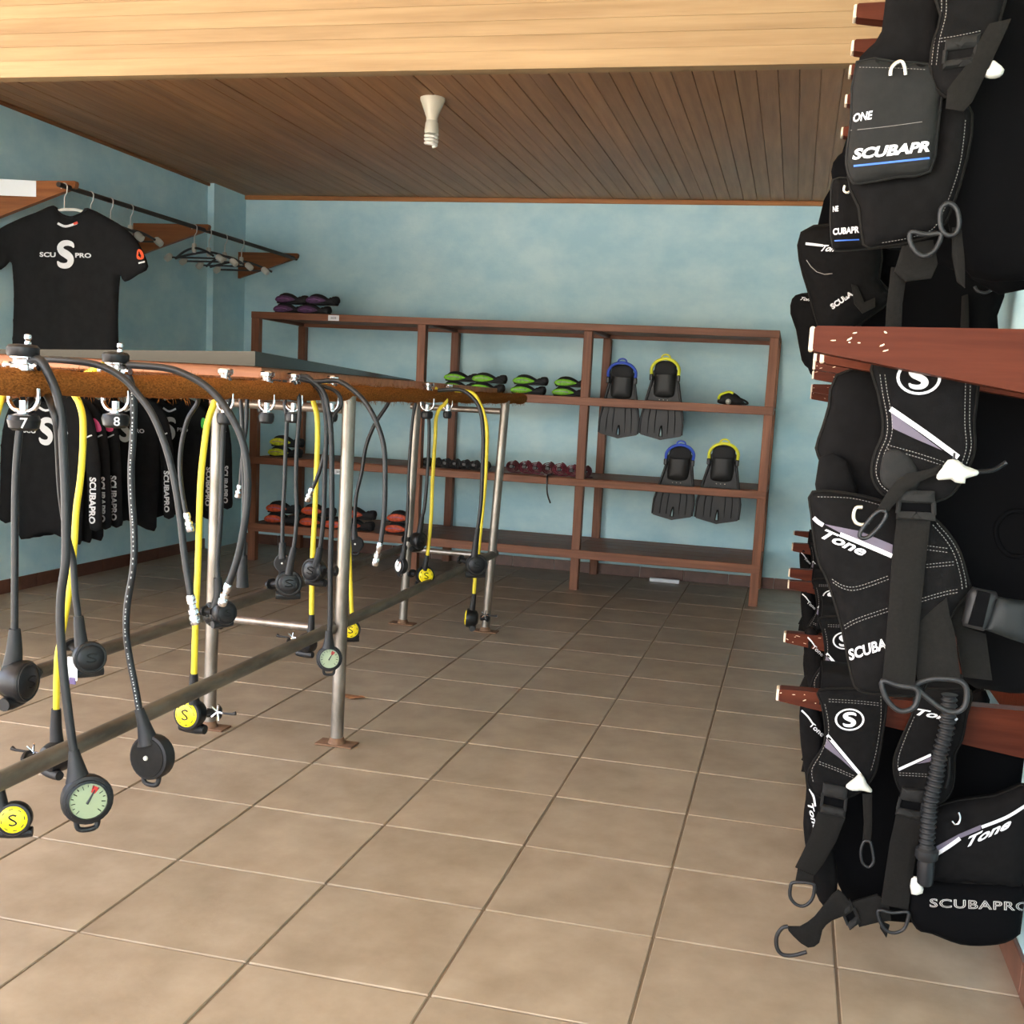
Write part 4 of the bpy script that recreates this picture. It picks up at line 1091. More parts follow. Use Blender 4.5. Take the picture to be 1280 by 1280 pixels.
for i, (x, a, b, y) in enumerate(((1068, 4, 22, .03), (1065, 49, 64, .276), (1062, 80, 94, .474), (1057, 117, 130, .75), (1052, 158, 170, 1.12), (1042, 226, 234, 1.967))):
    p = un(x, a, 'y', y); q = un(x, b, 'y', y); arm('top', y, p[2], p[2]-q[2], xe=p[0])
arm('top', -.70, 2.25, .035)
arm('middle', -.97, 1.466, .037, th=.05, xe=2.05, slope=.155, wear=8)
arm('middle', -.84, 1.452, .034, th=.04, xe=2.07)
for i, (y, a, b) in enumerate(((-.35, 440, 452), (.3, 449, 462), (1.1, 463, 474), (2.4, 480, 490), (3.6, 487, 499))):
    p = un(1016, a, 'y', y); q = un(1016, b, 'y', y)
    arm('middle', y, p[2], p[2]-q[2], xe=un(1015, 470, 'y', y)[0], wear=6)
for i, (x, a, b, y) in enumerate(((971, 861, 876.5, .0), (980, 791, 803.5, .719), (985, 726, 736, 1.816), (986, 711, 721.5, 2.175), (990, 679, 689, 3.208), (992, 664, 669, 3.75))):
    p = un(x, a, 'y', y); q = un(x, b, 'y', y)
    arm('bottom', y, p[2], p[2]-q[2], xe=p[0], slope=.125, wear=7 if i < 2 else False)

# ------------------------------------------------------------------ buoyancy vests
GV = 'buoyancy vests hanging on the right wall arms'
def vest(loc, label): return thing('buoyancy_vest', loc, label, 'dive vest', GV)
def ring(R, pts, y, r=.0042, m=None, name='d_ring', sm=4, closed=True):
    p = [un(q[0], q[1], 'y', q[2] if len(q) > 2 else y) for q in pts]
    return obj(name, tube(cr(p, sm, closed), r, 8, closed), m or m_rub, R, 60)
def web(R, pts, y, k=0., t=.004, name='webbing_strap', m=None, b=.002, sm=0):
    P = ppanel(pts, y, k, sm, t=t, bulge=b, D=.012, wr=.0015, wf=60); obj(name, P.mesh(), m or m_web, R, 40); return P
def edge(R, P, w=.0022, m=None, name='edge_binding', inset=0.):
    # rolled binding round a panel
    pts = [P.at(x, z, -.001) for x, z in P.out]
    return obj(name, tube(pts, w, 6, True), m or m_web, R, 60)
def stitch(R, P, pts, w=.8, dash=2.4, gap=1.6, dbl=0):
    gs = [dashes(P, pts, w, dash, gap, .0012)]
    if dbl: gs.append(dashes(P, [(x+dbl[0], y+dbl[1]) for x, y in pts], w, dash, gap, .0012))
    return obj('stitching', join(*gs), m_stitch, R)
def slide_buckle(R, q, y, k=0.):
    # q: four px corners tl,tr,br,bl of a ladder buckle
    c = np.array(q, float); f = lambda u, v: tuple((c[0]*(1-u)+c[1]*u)*(1-v)+(c[3]*(1-u)+c[2]*u)*v)
    b = None
    for (v0, v1, bu) in ((0, .42, .006), (.72, 1., .007)):
        P = ppanel([f(0, v0), f(.5, v0), f(1, v0), f(1, v1), f(.5, v1), f(0, v1)], y, k, 0, t=.008, bulge=bu, D=.012)
        g = P.mesh()
        if b is None: b = obj('slide_buckle', g, m_cordg, R, 40)
        else: obj('buckle_bar', g, m_cordg, b, 40)
    for u in (.03, .97):
        a = un(*f(u, .35), 'y', y-.002); e = un(*f(u, .8), 'y', y-.002); obj('buckle_side', tube([a, e], .004, 6), m_cordg, b, 60)
    P = ppanel([f(.05, .42), f(.95, .42), f(.95, .72), f(.05, .72)], y+.004, k, 0, t=.003); obj('buckle_slot', P.mesh(), m_dark, b)
    return b
def knob(R, pts, y, name='pull_knob', bulge=.014):
    P = ppanel(pts, y, 0, 2, t=.006, bulge=bulge, D=.016); o = obj(name, P.mesh(.005), m_white, R, 60); return P
def corr_hose(R, pts, y, rpx, name='inflator_hose'):
    p = cr(P3(pts, y), 14); s = [0.]
    for a, b in zip(p[:-1], p[1:]): s.append(s[-1]+np.linalg.norm(b-a))
    r0 = rpx*np.linalg.norm(un(pts[0][0]+1, pts[0][1], 'y', y)-un(pts[0][0], pts[0][1], 'y', y))
    pitch = .0125; n = int(s[-1]/pitch*6); q = []; rr = []
    for i in range(n):
        t = s[-1]*i/(n-1); q.append([np.interp(t, s, [c[j] for c in p]) for j in range(3)]); rr.append(r0*(.86+.14*math.cos(2*PI*t/pitch)))
    return obj(name, tube(q, rr, 14), m_rub, R, 80)

# ---- bottom tier, front vest
AY = 0.0; yv = -.05
V1 = vest((2.3, AY, .71), 'black buoyancy vest on the nearest bottom arm, round badge and corrugated hose')
P = ppanel([(1024, 880), (1105, 876), (1200, 876), (1262, 925), (1288, 960), (1292, 1060), (1285, 1140), (1200, 1150), (1110, 1150), (1060, 1130), (1030, 1040), (1014, 960)], .115, sm=3, t=.012, bulge=.02, D=.06)
obj('back_panel', P.mesh(), m_dark, V1, 60)
# yoke straps run over the arm to the back
for a, b in ((1026, 1105), (1148, 1212)):
    q0 = un(a, 862, 'y', yv); q1 = un(b, 862, 'y', yv); zt_ = .735
    pts = [(yv+.004, q0[2]-.03), (yv+.002, zt_-.005), (yv+.02, zt_+.012), (AY+.02, zt_+.018), (.08, zt_+.008), (.115, zt_-.03), (.118, zt_-.1)]
    V, F = [], []; pp_ = cr([np.array(p_) for p_ in pts], 4)
    for p_ in pp_:
        for x in (q0[0], q1[0]): V.append((x, p_[0], p_[1]))
    m0 = len(V); V += [(x, y_+.012*(1 if y_ > .05 else 1), z_-.010) for x, y_, z_ in V]
    nn = len(pp_)
    for i in range(nn-1):
        F += [(2*i, 2*i+1, 2*i+3, 2*i+2), (m0+2*i+2, m0+2*i+3, m0+2*i+1, m0+2*i), (2*i, 2*i+2, m0+2*i+2, m0+2*i), (2*i+1, m0+2*i+1, m0+2*i+3, 2*i+3)]
    F += [(0, m0, m0+1, 1), (2*nn-2, 2*nn-1, m0+2*nn-1, m0+2*nn-2)]
    obj('shoulder_yoke', (V, F), m_cord, V1, 40)
# left lobe
P = ppanel([(1000, 884), (1014, 874), (1028, 900), (1030, 950), (1036, 1010), (1042, 1060), (1047, 1100), (1040, 1132), (1024, 1124), (1012, 1085), (1004, 1030), (1008, 985), (1001, 930)], .03, sm=3, t=.02, bulge=.02, D=.03)
obj('left_lobe', P.mesh(), m_cord, V1, 60)
obj('lobe_stripe', decal_strip(P, [(1002, 888), (1010, 896), (1017, 906)], 2), m_print, V1)
obj('lobe_lettering', join(text_on(P, 'Tone', (1012, 908), (16, 14), (3, -6), shear=.3, bold=.02), text_on(P, 'Tone', (1009, 1004), (8, 34), (7, 0), shear=.2, bold=.02)), m_print, V1)
obj('lobe_stripe', decal_strip(P, [(1012, 986), (1017, 996), (1019, 1008)], 2.5), m_print, V1)
# left shoulder strap
LS = ppanel([(1024, 862), (1064, 860), (1105, 861), (1107, 885), (1103, 915), (1098, 945), (1092, 968), (1075, 988), (1050, 998), (1025, 996), (1011, 980), (1010, 966), (1018, 949), (1029, 933), (1032, 915), (1030, 895), (1027, 878)], yv, sm=3, t=.014, bulge=.008, D=.025)
obj('shoulder_strap', LS.mesh(), m_cord, V1, 50); edge(V1, LS, .0035)
obj('strap_badge', s_emblem(LS, (1062, 899.5), 18.5, 13.8), m_print, V1)
obj('strap_stripe', decal_strip(LS, [(1034, 919), (1076, 969)], 4), m_print, V1)
obj('strap_patch', decal_poly(LS, [(1033, 923), (1031, 934), (1050, 948), (1070, 966)], .001), m_purple, V1)
stitch(V1, LS, [(1024, 952), (1045, 960), (1068, 970)], .7, dbl=(0, 3)); stitch(V1, LS, [(1036, 874), (1070, 876), (1100, 879)], .6, dbl=(0, 3))
stitch(V1, LS, [(1101, 870), (1101, 900), (1095, 940), (1088, 966)], .6); stitch(V1, LS, [(1031, 880), (1035, 900), (1035, 920), (1026, 942), (1015, 962), (1017, 980)], .6)
knob(V1, [(1058, 981), (1068, 973), (1075, 967), (1080, 971), (1084, 980), (1090, 987), (1088, 990), (1078, 988), (1066, 988), (1059, 985)], yv-.028)
slide_buckle(V1, [(1029, 978), (1060, 984), (1056, 1022), (1025, 1015)], yv-.02)
web(V1, [(1023, 1014), (1057, 1021), (1045, 1052), (1030, 1078), (1018, 1094), (994, 1084), (1004, 1064), (1014, 1042)], yv-.015)
web(V1, [(997, 1086), (1017, 1094), (1016, 1106), (994, 1102)], yv-.018)
ring(V1, [(992, 1103), (988, 1110), (988, 1122), (996, 1131), (1006, 1132), (1015, 1124), (1018, 1110), (1014, 1104)], yv-.02)
# right shoulder strap
RS = ppanel([(1147, 863), (1180, 861), (1213, 863), (1208, 892), (1202, 923), (1193, 942), (1192, 970), (1187, 990), (1173, 1003), (1145, 1003), (1127, 990), (1118, 967), (1118, 947), (1127, 922), (1140, 893)], yv, sm=3, t=.014, bulge=.008, D=.025)
obj('shoulder_strap', RS.mesh(), m_cord, V1, 50); edge(V1, RS, .0035)
obj('strap_lettering', text_on(RS, 'Tone', (1144, 893.5), (52, 9.5), (3, -8), shear=.3, bold=.03), m_print, V1)
obj('strap_stripe', decal_strip(RS, [(1123, 962), (1164, 943.5)], 3.4), m_print, V1)
obj('strap_patch', decal_poly(RS, [(1146, 955), (1164, 946), (1164, 952)], .001), m_purple, V1)
stitch(V1, RS, [(1124, 966), (1145, 967), (1160, 968)], .6, dbl=(0, 3)); stitch(V1, RS, [(1143, 896), (1131, 924), (1123, 948), (1123, 966)], .6)
slide_buckle(V1, [(1128, 984), (1156, 988), (1152, 1026), (1119, 1018)], yv-.02)
web(V1, [(1120, 1018), (1154, 1024), (1146, 1060), (1140, 1100), (1135, 1137), (1101, 1130), (1106, 1095), (1112, 1055)], yv-.015)
ring(V1, [(1098, 1138), (1100, 1152), (1108, 1163), (1118, 1166), (1130, 1161), (1135, 1148), (1134, 1140), (1115, 1141)], yv-.018)
corr_hose(V1, [(1187, 868), (1184, 908), (1176, 938), (1170, 971), (1163, 1003), (1160, 1036), (1158, 1062)], yv-.045, 11)
p = un(1159, 1062, 'y', yv-.045)
h = obj('inflator_nut', lathe([(.02, 0), (.026, .006), (.026, .024), (.021, .03)], p+np.array([0, 0, .006]), (0, 0, -1), 16), m_rub, V1, 40)
obj('inflator_body', lathe([(.018, 0), (.02, .02), (.018, .06), (.012, .066)], p-np.array([0, 0, .02]), (.05, 0, -1), 12), m_blk, V1, 40)
obj('inflator_lever', tube(cr(P3([(1186, 946), (1186, 970), (1182, 985)], yv-.03), 4), .004, 6), m_cordg, V1, 60)
# right lobe and pocket
RLb = ppanel([(1160, 1016), (1189, 1001), (1244, 993), (1286, 981), (1296, 1040), (1294, 1106), (1240, 1104), (1180, 1100), (1150, 1092), (1152, 1050)], yv+.02, sm=3, t=.02, bulge=.03, D=.06)
obj('right_lobe', RLb.mesh(), m_cord, V1, 60); edge(V1, RLb, .003)
obj('lobe_stripe', decal_strip(RLb, [(1172, 1067), (1186, 1058), (1200, 1048)], 5), m_print, V1); obj('lobe_stripe', decal_strip(RLb, [(1227, 1034), (1248, 1026), (1263, 1019), (1282, 1007)], 4), m_print, V1)
obj('lobe_patch', decal_poly(RLb, [(1170, 1058), (1200, 1042), (1226, 1031), (1226, 1037), (1200, 1048), (1172, 1064)], .001), m_purple, V1)
obj('lobe_lettering', text_on(RLb, 'Tone', (1207, 1060), (55, -25), (4, -14), shear=.25, bold=.03), m_print, V1)
ring(V1, [(1190, 1026), (1193, 1030), (1198, 1029), (1200, 1022), (1198, 1015)], yv-.035, .0028, m_chrome, closed=False)
PK = ppanel([(1140, 1096), (1183, 1100), (1240, 1103), (1290, 1105), (1292, 1145), (1264, 1171), (1236, 1178), (1200, 1177), (1165, 1164), (1146, 1158), (1134, 1130)], yv+.012, sm=3, t=.02, bulge=.028, D=.05)
obj('cargo_pocket', PK.mesh(), m_dark, V1, 60); edge(V1, PK, .003)
obj('pocket_lettering', text_on(PK, 'SCUBAPRO', (1162, 1134), (126, 5), (0, -11), outline=.022, spacing=1.1), flat('grey_print', 176, 172, 166), V1)
knob(V1, [(1139, 1099), (1147, 1096), (1153, 1105), (1153, 1116), (1139, 1117)], yv-.03, 'dump_toggle', .008)
web(V1, [(1078, 992), (1090, 992), (1090, 1030), (1088, 1054), (1078, 1052), (1080, 1030)], yv-.012)
ring(V1, [(1080, 1052), (1076, 1064), (1078, 1078), (1086, 1084), (1092, 1076), (1090, 1060), (1087, 1052)], yv-.014, .0035)
# waist belt with its ring
web(V1, [(1048, 1112), (1062, 1128), (1064, 1140), (1040, 1150), (1028, 1162), (1024, 1178), (1010, 1184), (992, 1170), (984, 1158), (1000, 1158), (1018, 1146), (1032, 1128)], yv-.01, t=.006, name='waist_belt', sm=2)
ring(V1, [(985, 1158), (978, 1160), (971, 1170), (971, 1184), (978, 1193), (992, 1194), (1008, 1190)], yv-.012, .005, closed=False)
bb_ = slide_buckle(V1, [(1050, 1134), (1062, 1124), (1076, 1152), (1062, 1162)], yv-.006); bb_.name = 'belt_buckle'; WL[bb_.name] = WL[V1.name]
web(V1, [(1062, 1128), (1096, 1118), (1110, 1126), (1114, 1150), (1098, 1152), (1074, 1158)], yv+.0, t=.008, name='waist_belt')
web(V1, [(1100, 1150), (1112, 1156), (1108, 1172), (1100, 1160)], yv+.0, t=.004, name='waist_belt')
# copies further down the bottom tier
base = WL[V1.name]
for y, lb, ye, dx in ((.719, 'black buoyancy vest on the second bottom arm, badge showing left of the middle vest', 0, .0), (1.816, 'black buoyancy vest on the third bottom arm, mostly behind other vests', 0, .0), (3.208, 'farthest black buoyancy vest on the bottom tier, small round badge near the back wall', 0, -.0)):
    dup(V1, (base[0]+.012+dx, y, base[2]+(.045 if y < 1 else .0)), lb, rz=random.uniform(-.05, .05), skip=('d_ring', 'waist_belt', 'belt_buckle'))

# ---- middle tier, front vest
AY = -.84; yv = -.885
V2 = vest((2.3, AY, 1.45), 'large black buoyancy vest under the big worn arm, grey purple stripe on its lobe')
P = ppanel([(1150, 450), (1300, 455), (1440, 470), (1480, 640), (1470, 855), (1300, 866), (1240, 862), (1205, 850), (1195, 790), (1190, 740), (1140, 700), (1140, 600)], -.74, sm=2, t=.012, bulge=.02, D=.06)
obj('back_panel', P.mesh(), m_dark, V2, 60)
P = ppanel([(1046, 470), (1100, 462), (1130, 520), (1120, 640), (1080, 650), (1029, 640), (1028, 600), (1027, 577), (1021, 560), (1029, 535), (1037, 508)], -.78, sm=2, t=.012, bulge=.015, D=.04)
obj('back_panel', P.mesh(), m_cord, V2, 60); edge(V2, P, .004)
obj('side_dash', decal_strip(P, [(1034, 592), (1041, 595)], 3), m_print, V2)
P = ppanel([(1024, 572), (1060, 576), (1070, 640), (1024, 640)], -.82, sm=2, t=.012, bulge=.01, D=.03)
obj('inner_lobe', P.mesh(), m_cord, V2, 60)
q0 = un(1096, 450, 'y', yv); q1 = un(1214, 458, 'y', yv)
obj('shoulder_yoke', join(*[hull_box((q0[0], -.885, 1.45), (q1[0], -.75, 1.468), .006)]), m_cord, V2)
LB = ppanel([(1016, 615), (1066, 618), (1107, 628), (1150, 640), (1171, 652), (1188, 672), (1199, 692), (1207, 720), (1210, 737), (1192, 760), (1172, 800), (1152, 862), (1103, 865), (1073, 860), (1063, 835), (1052, 780), (1034, 722), (1024, 702), (1018, 672), (1015, 643)], yv+.02, sm=3, t=.02, bulge=.026, D=.06)
obj('waist_lobe', LB.mesh(.012), m_cord, V2, 60); edge(V2, LB, .0035)
obj('lobe_stripe', decal_strip(LB, [(1017, 647), (1022, 652), (1029, 656.5)], 5), m_print, V2); obj('lobe_stripe', decal_strip(LB, [(1050, 668), (1082, 681), (1115, 695)], 5.5), m_print, V2)
obj('lobe_patch', decal_poly(LB, [(1030, 655), (1075, 664), (1116, 681), (1115, 694), (1084, 680), (1050, 666)], .001), m_purple, V2)
obj('lobe_lettering', text_on(LB, 'Tone', (1025, 672), (54, 24), (7, -11), shear=.3, bold=.025), m_print, V2)
obj('pocket_lettering', text_on(LB, 'SCUBA', (1062, 826), (47, -15), (-2, -14), outline=.03), m_print, V2)
stitch(V2, LB, [(1040, 724), (1054, 732), (1072, 733), (1110, 720)], .8, dbl=(1, 4)); stitch(V2, LB, [(1055, 782), (1072, 773), (1110, 760)], .8, dbl=(1, 4))
stitch(V2, LB, [(1022, 621), (1066, 623), (1106, 633)], .8)
stitch(V2, LB, [(1166, 656), (1183, 676), (1194, 696), (1201, 722), (1203, 738)], 1., dbl=(5, -2)); stitch(V2, LB, [(1158, 682), (1188, 686)], .8, dbl=(0, 5)); stitch(V2, LB, [(1154, 706), (1193, 702)], .8, dbl=(0, 4)); stitch(V2, LB, [(1152, 748), (1180, 740), (1200, 736)], .8, dbl=(0, 4))
SSp = ppanel([(1092, 452), (1150, 448), (1217, 460), (1216, 527), (1217, 560), (1210, 582), (1197, 606), (1180, 622), (1145, 628), (1110, 620), (1096, 608), (1090, 589), (1094, 567), (1103, 545), (1104, 523), (1098, 490)], yv-.005, sm=3, t=.014, bulge=.009, D=.025)
obj('shoulder_strap', SSp.mesh(), m_cord, V2, 50); edge(V2, SSp, .0035)
obj('strap_badge', s_emblem(SSp, (1148.5, 472), 28, 21.5), m_print, V2)
obj('strap_stripe', decal_strip(SSp, [(1113, 511), (1155, 540), (1198, 571.5)], 6.5), m_print, V2)
obj('strap_patch', decal_poly(SSp, [(1114, 515), (1115, 535), (1145, 549), (1178, 563)], .001), m_purple, V2)
stitch(V2, SSp, [(1100, 468), (1103, 490), (1109, 523), (1108, 546), (1099, 568), (1095, 589), (1101, 606), (1113, 616)], .9, dbl=(6, 0))
stitch(V2, SSp, [(1207, 478), (1206, 527), (1208, 558), (1202, 580)], .9, dbl=(6, 0)); stitch(V2, SSp, [(1109, 556), (1145, 566), (1182, 578)], .9, dbl=(0, 5))
P = ppanel([(1106, 566), (1122, 562), (1140, 575), (1150, 600), (1140, 616), (1120, 616), (1104, 606), (1100, 590)], yv-.02, sm=3, t=.006, bulge=.005, D=.02); obj('rubber_patch', P.mesh(), m_cordg, V2, 60)
slide_buckle(V2, [(1124, 612), (1168, 614), (1169, 651), (1120, 649)], yv-.03)
web(V2, [(1121, 647), (1163, 650), (1156, 710), (1150, 770), (1143, 860), (1103, 851), (1110, 770), (1115, 700)], yv-.028, t=.005)
ring(V2, [(1103, 851), (1106, 869), (1116, 883), (1128, 889), (1142, 884), (1148, 869), (1143, 860), (1123, 857)], yv-.03, .0042)
web(V2, [(1144, 782), (1165, 762), (1183, 747), (1187, 768), (1193, 790), (1201, 850), (1172, 850), (1147, 852), (1142, 815)], yv-.012, t=.005)
ring(V2, [(1145, 856), (1158, 850), (1174, 848), (1199, 851), (1208, 861), (1206, 882), (1194, 890), (1178, 886), (1160, 873), (1150, 864)], yv-.014, .0045)
web(V2, [(1134, 592), (1156, 588), (1178, 580), (1172, 592), (1150, 602), (1132, 614), (1118, 630), (1108, 642), (1097, 636), (1108, 617), (1120, 602)], yv-.04, t=.004)
ring(V2, [(1102, 638), (1108, 642), (1104, 652), (1094, 664), (1084, 672), (1076, 672), (1075, 666), (1084, 653), (1094, 642)], yv-.045, .0032, m_blk, 'snap_clip')
ring(V2, [(1078, 634), (1070, 635), (1067, 645), (1070, 653), (1078, 656), (1086, 653)], yv-.03, .0028, mat('cream_steel', rgb(222, 216, 196), .25, .6), closed=False)
knob(V2, [(1171, 594), (1178, 585), (1185, 575), (1197, 575), (1206, 582), (1222, 588), (1221, 594), (1207, 598), (1206, 604), (1194, 603), (1188, 599), (1173, 600)], yv-.05, bulge=.016)
obj('toggle_cord', tube(P3([(1192, 576), (1193, 566)], yv-.045), .002, 6), m_blk, V2)
obj('inflator_linkage', tube(cr(P3([(1218, 590), (1240, 588), (1250, 583), (1258, 578)], yv-.02), 4), .004, 6), m_blk, V2, 60)
# the other half of the vest, past the edge of the photograph
P = ppanel([(1322, 470), (1430, 474), (1432, 560), (1424, 600), (1400, 630), (1360, 632), (1330, 610), (1320, 560)], yv-.005, sm=3, t=.014, bulge=.009, D=.025); obj('shoulder_strap', P.mesh(), m_cord, V2, 50); edge(V2, P, .0035)
P = ppanel([(1330, 640), (1400, 630), (1490, 640), (1500, 720), (1480, 860), (1400, 866), (1350, 800), (1326, 740)], yv+.02, sm=3, t=.02, bulge=.026, D=.06); obj('waist_lobe', P.mesh(), m_cord, V2, 60); edge(V2, P, .0035)
obj('shoulder_yoke', hull_box((q0[0]+.33, -.885, 1.45), (q1[0]+.33, -.75, 1.468), .006), m_cord, V2)
# side release buckle at the right
P = ppanel([(1216, 734), (1245, 740), (1247, 746), (1236, 784), (1228, 788), (1204, 782), (1203, 776), (1210, 742)], yv, sm=1, t=.012, bulge=.01, D=.02); b = obj('release_buckle', P.mesh(), m_rub, V2, 50)
P = ppanel([(1222, 738), (1238, 742), (1228, 784), (1210, 780)], yv-.014, sm=1, t=.008); obj('buckle_slot', P.mesh(), m_dark, b)
P = ppanel([(1247, 746), (1268, 750), (1290, 752), (1288, 806), (1262, 798), (1230, 786)], yv-.004, sm=1, t=.014, bulge=.008, D=.02); obj('buckle_male', P.mesh(), mat('dark_teal_plastic', rgb(20, 24, 25), .5, spec=.2), b, 50)
ring(V2, [(1246, 656), (1262, 640), (1285, 642), (1296, 668), (1288, 692), (1262, 694), (1248, 678)], -.768, .004, m_dark, 'embossed_ring')
web(V2, [(1210, 740), (1190, 752), (1186, 770), (1196, 800), (1204, 846), (1240, 850), (1232, 792), (1206, 784)], yv+.05, t=.006)

# ---- top tier, front vest
AY = -.70; yv = -.76
V3 = vest((2.3, AY, 2.25), 'black buoyancy vest at the top right with white lettering over a blue line')
P = ppanel([(1130, -60), (1280, -80), (1440, -60), (1460, 180), (1440, 340), (1330, 345), (1240, 352), (1200, 330), (1180, 250), (1160, 150), (1120, 40)], yv+.1, sm=2, t=.014, bulge=.03, D=.06); obj('back_panel', P.mesh(), m_dark, V3, 60)
P = ppanel([(1118, -40), (1180, -40), (1175, 40), (1168, 86), (1120, 88), (1072, 82), (1085, 62), (1102, 40)], yv+.04, sm=2, t=.012, bulge=.012, D=.04); obj('neck_panel', P.mesh(), m_cord, V3, 60)
P = ppanel([(1060, 222), (1110, 216), (1165, 205), (1176, 130), (1196, 122), (1214, 145), (1207, 200), (1189, 260), (1172, 290), (1140, 302), (1100, 309), (1080, 306), (1074, 260)], yv+.03, sm=2, t=.014, bulge=.02, D=.05); obj('waist_lobe', P.mesh(), m_cord, V3, 60); edge(V3, P, .0035)
stitch(V3, P, [(1207, 150), (1200, 205), (1182, 258), (1166, 286), (1138, 297), (1100, 304)], .8, 2.4, 1.6)
PK = ppanel([(1071, 79), (1120, 80), (1160, 82), (1178, 100), (1176, 122), (1170, 170), (1162, 215), (1120, 222), (1075, 230), (1064, 226), (1058, 205), (1060, 180), (1064, 150)], yv, sm=2, t=.014, bulge=.012, D=.03)
obj('cargo_pocket', PK.mesh(), m_cordg, V3, 60); edge(V3, PK, .0028, m_cordg)
obj('model_lettering', text_on(PK, 'ONE', (1066, 153), (24, -4), (1, -11), bold=.03, shear=.1), m_print, V3)
obj('brand_lettering', text_on(PK, 'SCUBAPR', (1065, 200), (97, -10.5), (2, -14), bold=.045, shear=.15), m_print, V3)
obj('blue_line', decal_strip(PK, [(1067, 207.5), (1110, 203), (1162, 197.5)], 2.4), m_blue, V3)
stitch(V3, PK, [(1063, 163), (1110, 158), (1168, 150)], .7, 30, .2); stitch(V3, PK, [(1074, 84), (1120, 85), (1158, 87)], .7)
ring(V3, [(1113, 95), (1114, 86), (1120, 79), (1127, 77), (1131, 84), (1132, 94)], yv-.025, .0032, mat('silver_steel', rgb(220, 214, 200), .2, .8), closed=False)
P = ppanel([(1140, 82), (1160, 84), (1176, 92), (1178, 112), (1165, 112), (1150, 104)], yv-.006, sm=2, t=.01, bulge=.004, D=.01); obj('pocket_flap', P.mesh(), m_cord, V3, 60)
P = ppanel([(1166, -40), (1256, -40), (1250, 20), (1236, 66), (1218, 108), (1192, 124), (1170, 112), (1163, 82), (1168, 50), (1176, 20)], yv-.008, sm=2, t=.014, bulge=.01, D=.025); obj('shoulder_strap', P.mesh(), m_cord, V3, 50); edge(V3, P, .0035)
stitch(V3, P, [(1183, 0), (1182, 20), (1174, 52), (1170, 84)], .8, dbl=(-6, 0)); stitch(V3, P, [(1176, 48), (1200, 44), (1228, 38)], .8, dbl=(0, 4))
slide_buckle(V3, [(1182, 50), (1226, 42), (1216, 82), (1178, 88)], yv-.024)
web(V3, [(1236, 30), (1264, 24), (1240, 76), (1216, 126), (1204, 140), (1182, 136), (1184, 112), (1206, 84)], yv-.026, t=.005)
knob(V3, [(1229, 94), (1236, 84), (1240, 76), (1247, 80), (1255, 88), (1250, 96), (1238, 98)], yv-.02)
ring(V3, [(1139, 290), (1138, 303), (1146, 316), (1156, 320), (1168, 313), (1175, 300), (1175, 292), (1156, 293)], yv-.012, .004)
ring(V3, [(1176, 262), (1186, 254), (1196, 262), (1199, 280), (1194, 292), (1184, 294), (1176, 284)], yv-.012, .004)
web(V3, [(1190, 284), (1202, 288), (1206, 330), (1206, 360), (1196, 352), (1190, 320)], yv+.01, t=.005)
web(V3, [(1128, 306), (1166, 300), (1172, 330), (1164, 348), (1132, 352), (1118, 340)], yv+.03, t=.008)
web(V3, [(1114, 334), (1134, 336), (1128, 380), (1126, 425), (1106, 425), (1108, 385)], yv+.05, t=.005)
P = ppanel([(1350, -40), (1430, -40), (1424, 60), (1400, 124), (1366, 118), (1344, 60)], yv-.008, sm=2, t=.014, bulge=.01, D=.025); obj('shoulder_strap', P.mesh(), m_cord, V3, 50); edge(V3, P, .0035)
P = ppanel([(1340, 110), (1440, 100), (1450, 230), (1420, 320), (1350, 310), (1320, 220)], yv+.03, sm=2, t=.014, bulge=.02, D=.05); obj('waist_lobe', P.mesh(), m_cord, V3, 60); edge(V3, P, .0035)
# second vest of the same kind, its pocket turned aside
yv = -.25
V4 = vest((2.3, .03, 2.25), 'black buoyancy vest just behind the top right one, narrow slanted lettering with a blue line')
P = ppanel([(1039, 214), (1047, 196), (1060, 180), (1090, 100), (1110, 60), (1200, 60), (1290, 100), (1290, 360), (1200, 340), (1130, 312), (1100, 308), (1050, 250)], .1, sm=2, t=.012, bulge=.02, D=.05); obj('back_panel', P.mesh(), m_dark, V4, 60)
PK = ppanel([(1041, 226), (1060, 224), (1090, 222), (1150, 240), (1150, 300), (1100, 310), (1076, 312), (1050, 314), (1041, 310), (1038, 280), (1039, 250)], yv+.2, sm=2, t=.02, bulge=.02, D=.035); obj('cargo_pocket', PK.mesh(), m_cord, V4, 60); edge(V4, PK, .003, m_cordg)
obj('model_lettering', text_on(PK, 'NE', (1041, 265), (7, -1), (0, -7), bold=.03), m_print, V4)
obj('brand_lettering', text_on(PK, 'CUBAPR', (1041, 294), (33, -3), (0, -8.5), bold=.04), m_print, V4)
obj('blue_line', decal_strip(PK, [(1043, 301), (1074, 299.5)], 1.6), m_blue, V4)
ring(V4, [(1056, 232), (1055, 238), (1058, 241), (1062, 239), (1065, 231)], yv+.16, .003, MATS['silver_steel'], closed=False)
web(V4, [(1046, 232), (1058, 228), (1057, 312), (1048, 312)], yv+.19, t=.003, m=m_cord)
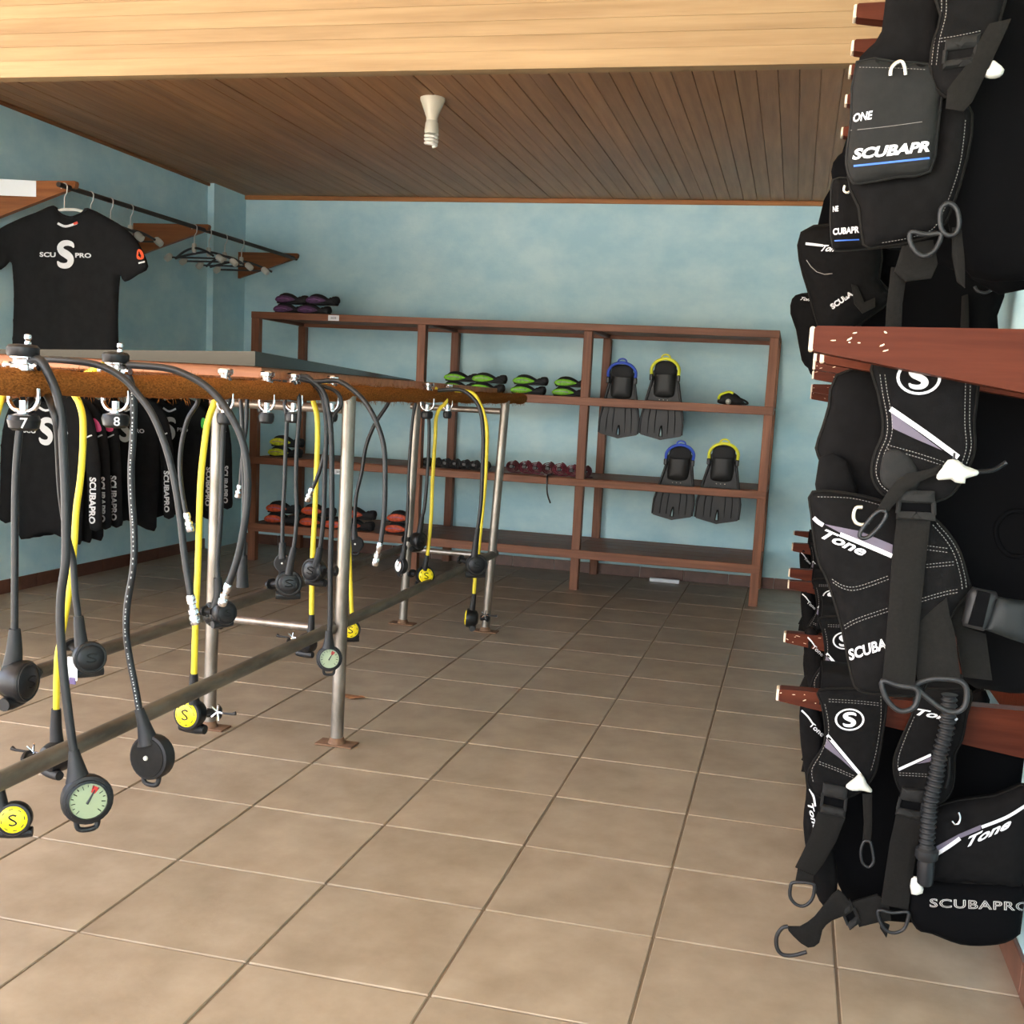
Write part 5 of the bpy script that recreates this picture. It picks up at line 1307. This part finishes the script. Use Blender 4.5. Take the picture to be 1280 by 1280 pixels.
# third: hangs deeper, seen left under the first two
yv = 1.0
V5 = vest((2.3, .75, 2.25), 'black buoyancy vest with slanted lettering just above the end of the big worn arm')
P = ppanel([(1002, 292), (1040, 282), (1100, 300), (1098, 350), (1116, 372), (1086, 396), (1060, 415), (1035, 424), (1022, 405), (1010, 362), (1000, 326)], yv, sm=2, t=.03, bulge=.05, D=.09); obj('waist_lobe', P.mesh(), m_cord, V5, 60); edge(V5, P, .005)
obj('lobe_stripe', decal_strip(P, [(1007, 304.5), (1029, 307)], 3), m_print, V5)
obj('lobe_lettering', text_on(P, 'Tone', (1026, 314), (22, 1), (3, -8), shear=.4, bold=.03), m_print, V5)
obj('pocket_lettering', text_on(P, 'SCUBA', (1041, 387), (26, -18), (-4, -6), outline=.04), m_print, V5)
stitch(V5, P, [(1008, 325), (1018, 338), (1032, 343), (1046, 340), (1056, 333)], .8, 20, .1)
P = ppanel([(1070, 280), (1200, 290), (1262, 345), (1246, 395), (1232, 430), (1080, 430), (1085, 395), (1115, 370), (1096, 345)], yv+.12, sm=2, t=.02, bulge=.03, D=.06); obj('back_panel', P.mesh(), m_dark, V5, 60)
P = ppanel([(1002, 292), (1040, 282), (1050, 200), (1090, 120), (1200, 120), (1200, 300), (1100, 305)], yv+.15, sm=2, t=.02, bulge=.02, D=.06); obj('upper_back', P.mesh(), m_dark, V5, 60)
web(V5, [(1064, 355), (1072, 358), (1080, 378), (1094, 372), (1094, 384), (1078, 392), (1068, 380)], yv-.07, t=.01)
ring(V5, [(1218, 358), (1222, 364), (1232, 366), (1242, 360), (1244, 352)], yv+.05, .005, closed=False)
web(V5, [(1202, 370), (1210, 368), (1212, 425), (1200, 425)], yv+.05, t=.006)
yv = 2.1
V6 = vest((2.3, 1.967, 2.25), 'farthest black buoyancy vest of the top tier, against the blue wall beside the worn arm')
P = ppanel([(990, 374), (1002, 367), (1030, 366), (1080, 372), (1080, 440), (1050, 474), (1018, 472), (1010, 460), (1002, 450), (995, 412), (988, 392)], yv, sm=2, t=.03, bulge=.04, D=.09); obj('waist_lobe', P.mesh(), m_cord, V6, 60)
obj('lobe_lettering', text_on(P, 'Tone', (1000, 375), (16, 2), (2, -4), shear=.4, bold=.03), m_print, V6)
P = ppanel([(1010, 380), (1030, 250), (1080, 190), (1150, 200), (1150, 420), (1060, 430)], yv+.12, sm=2, t=.02, bulge=.02, D=.06); obj('back_panel', P.mesh(), m_dark, V6, 60)
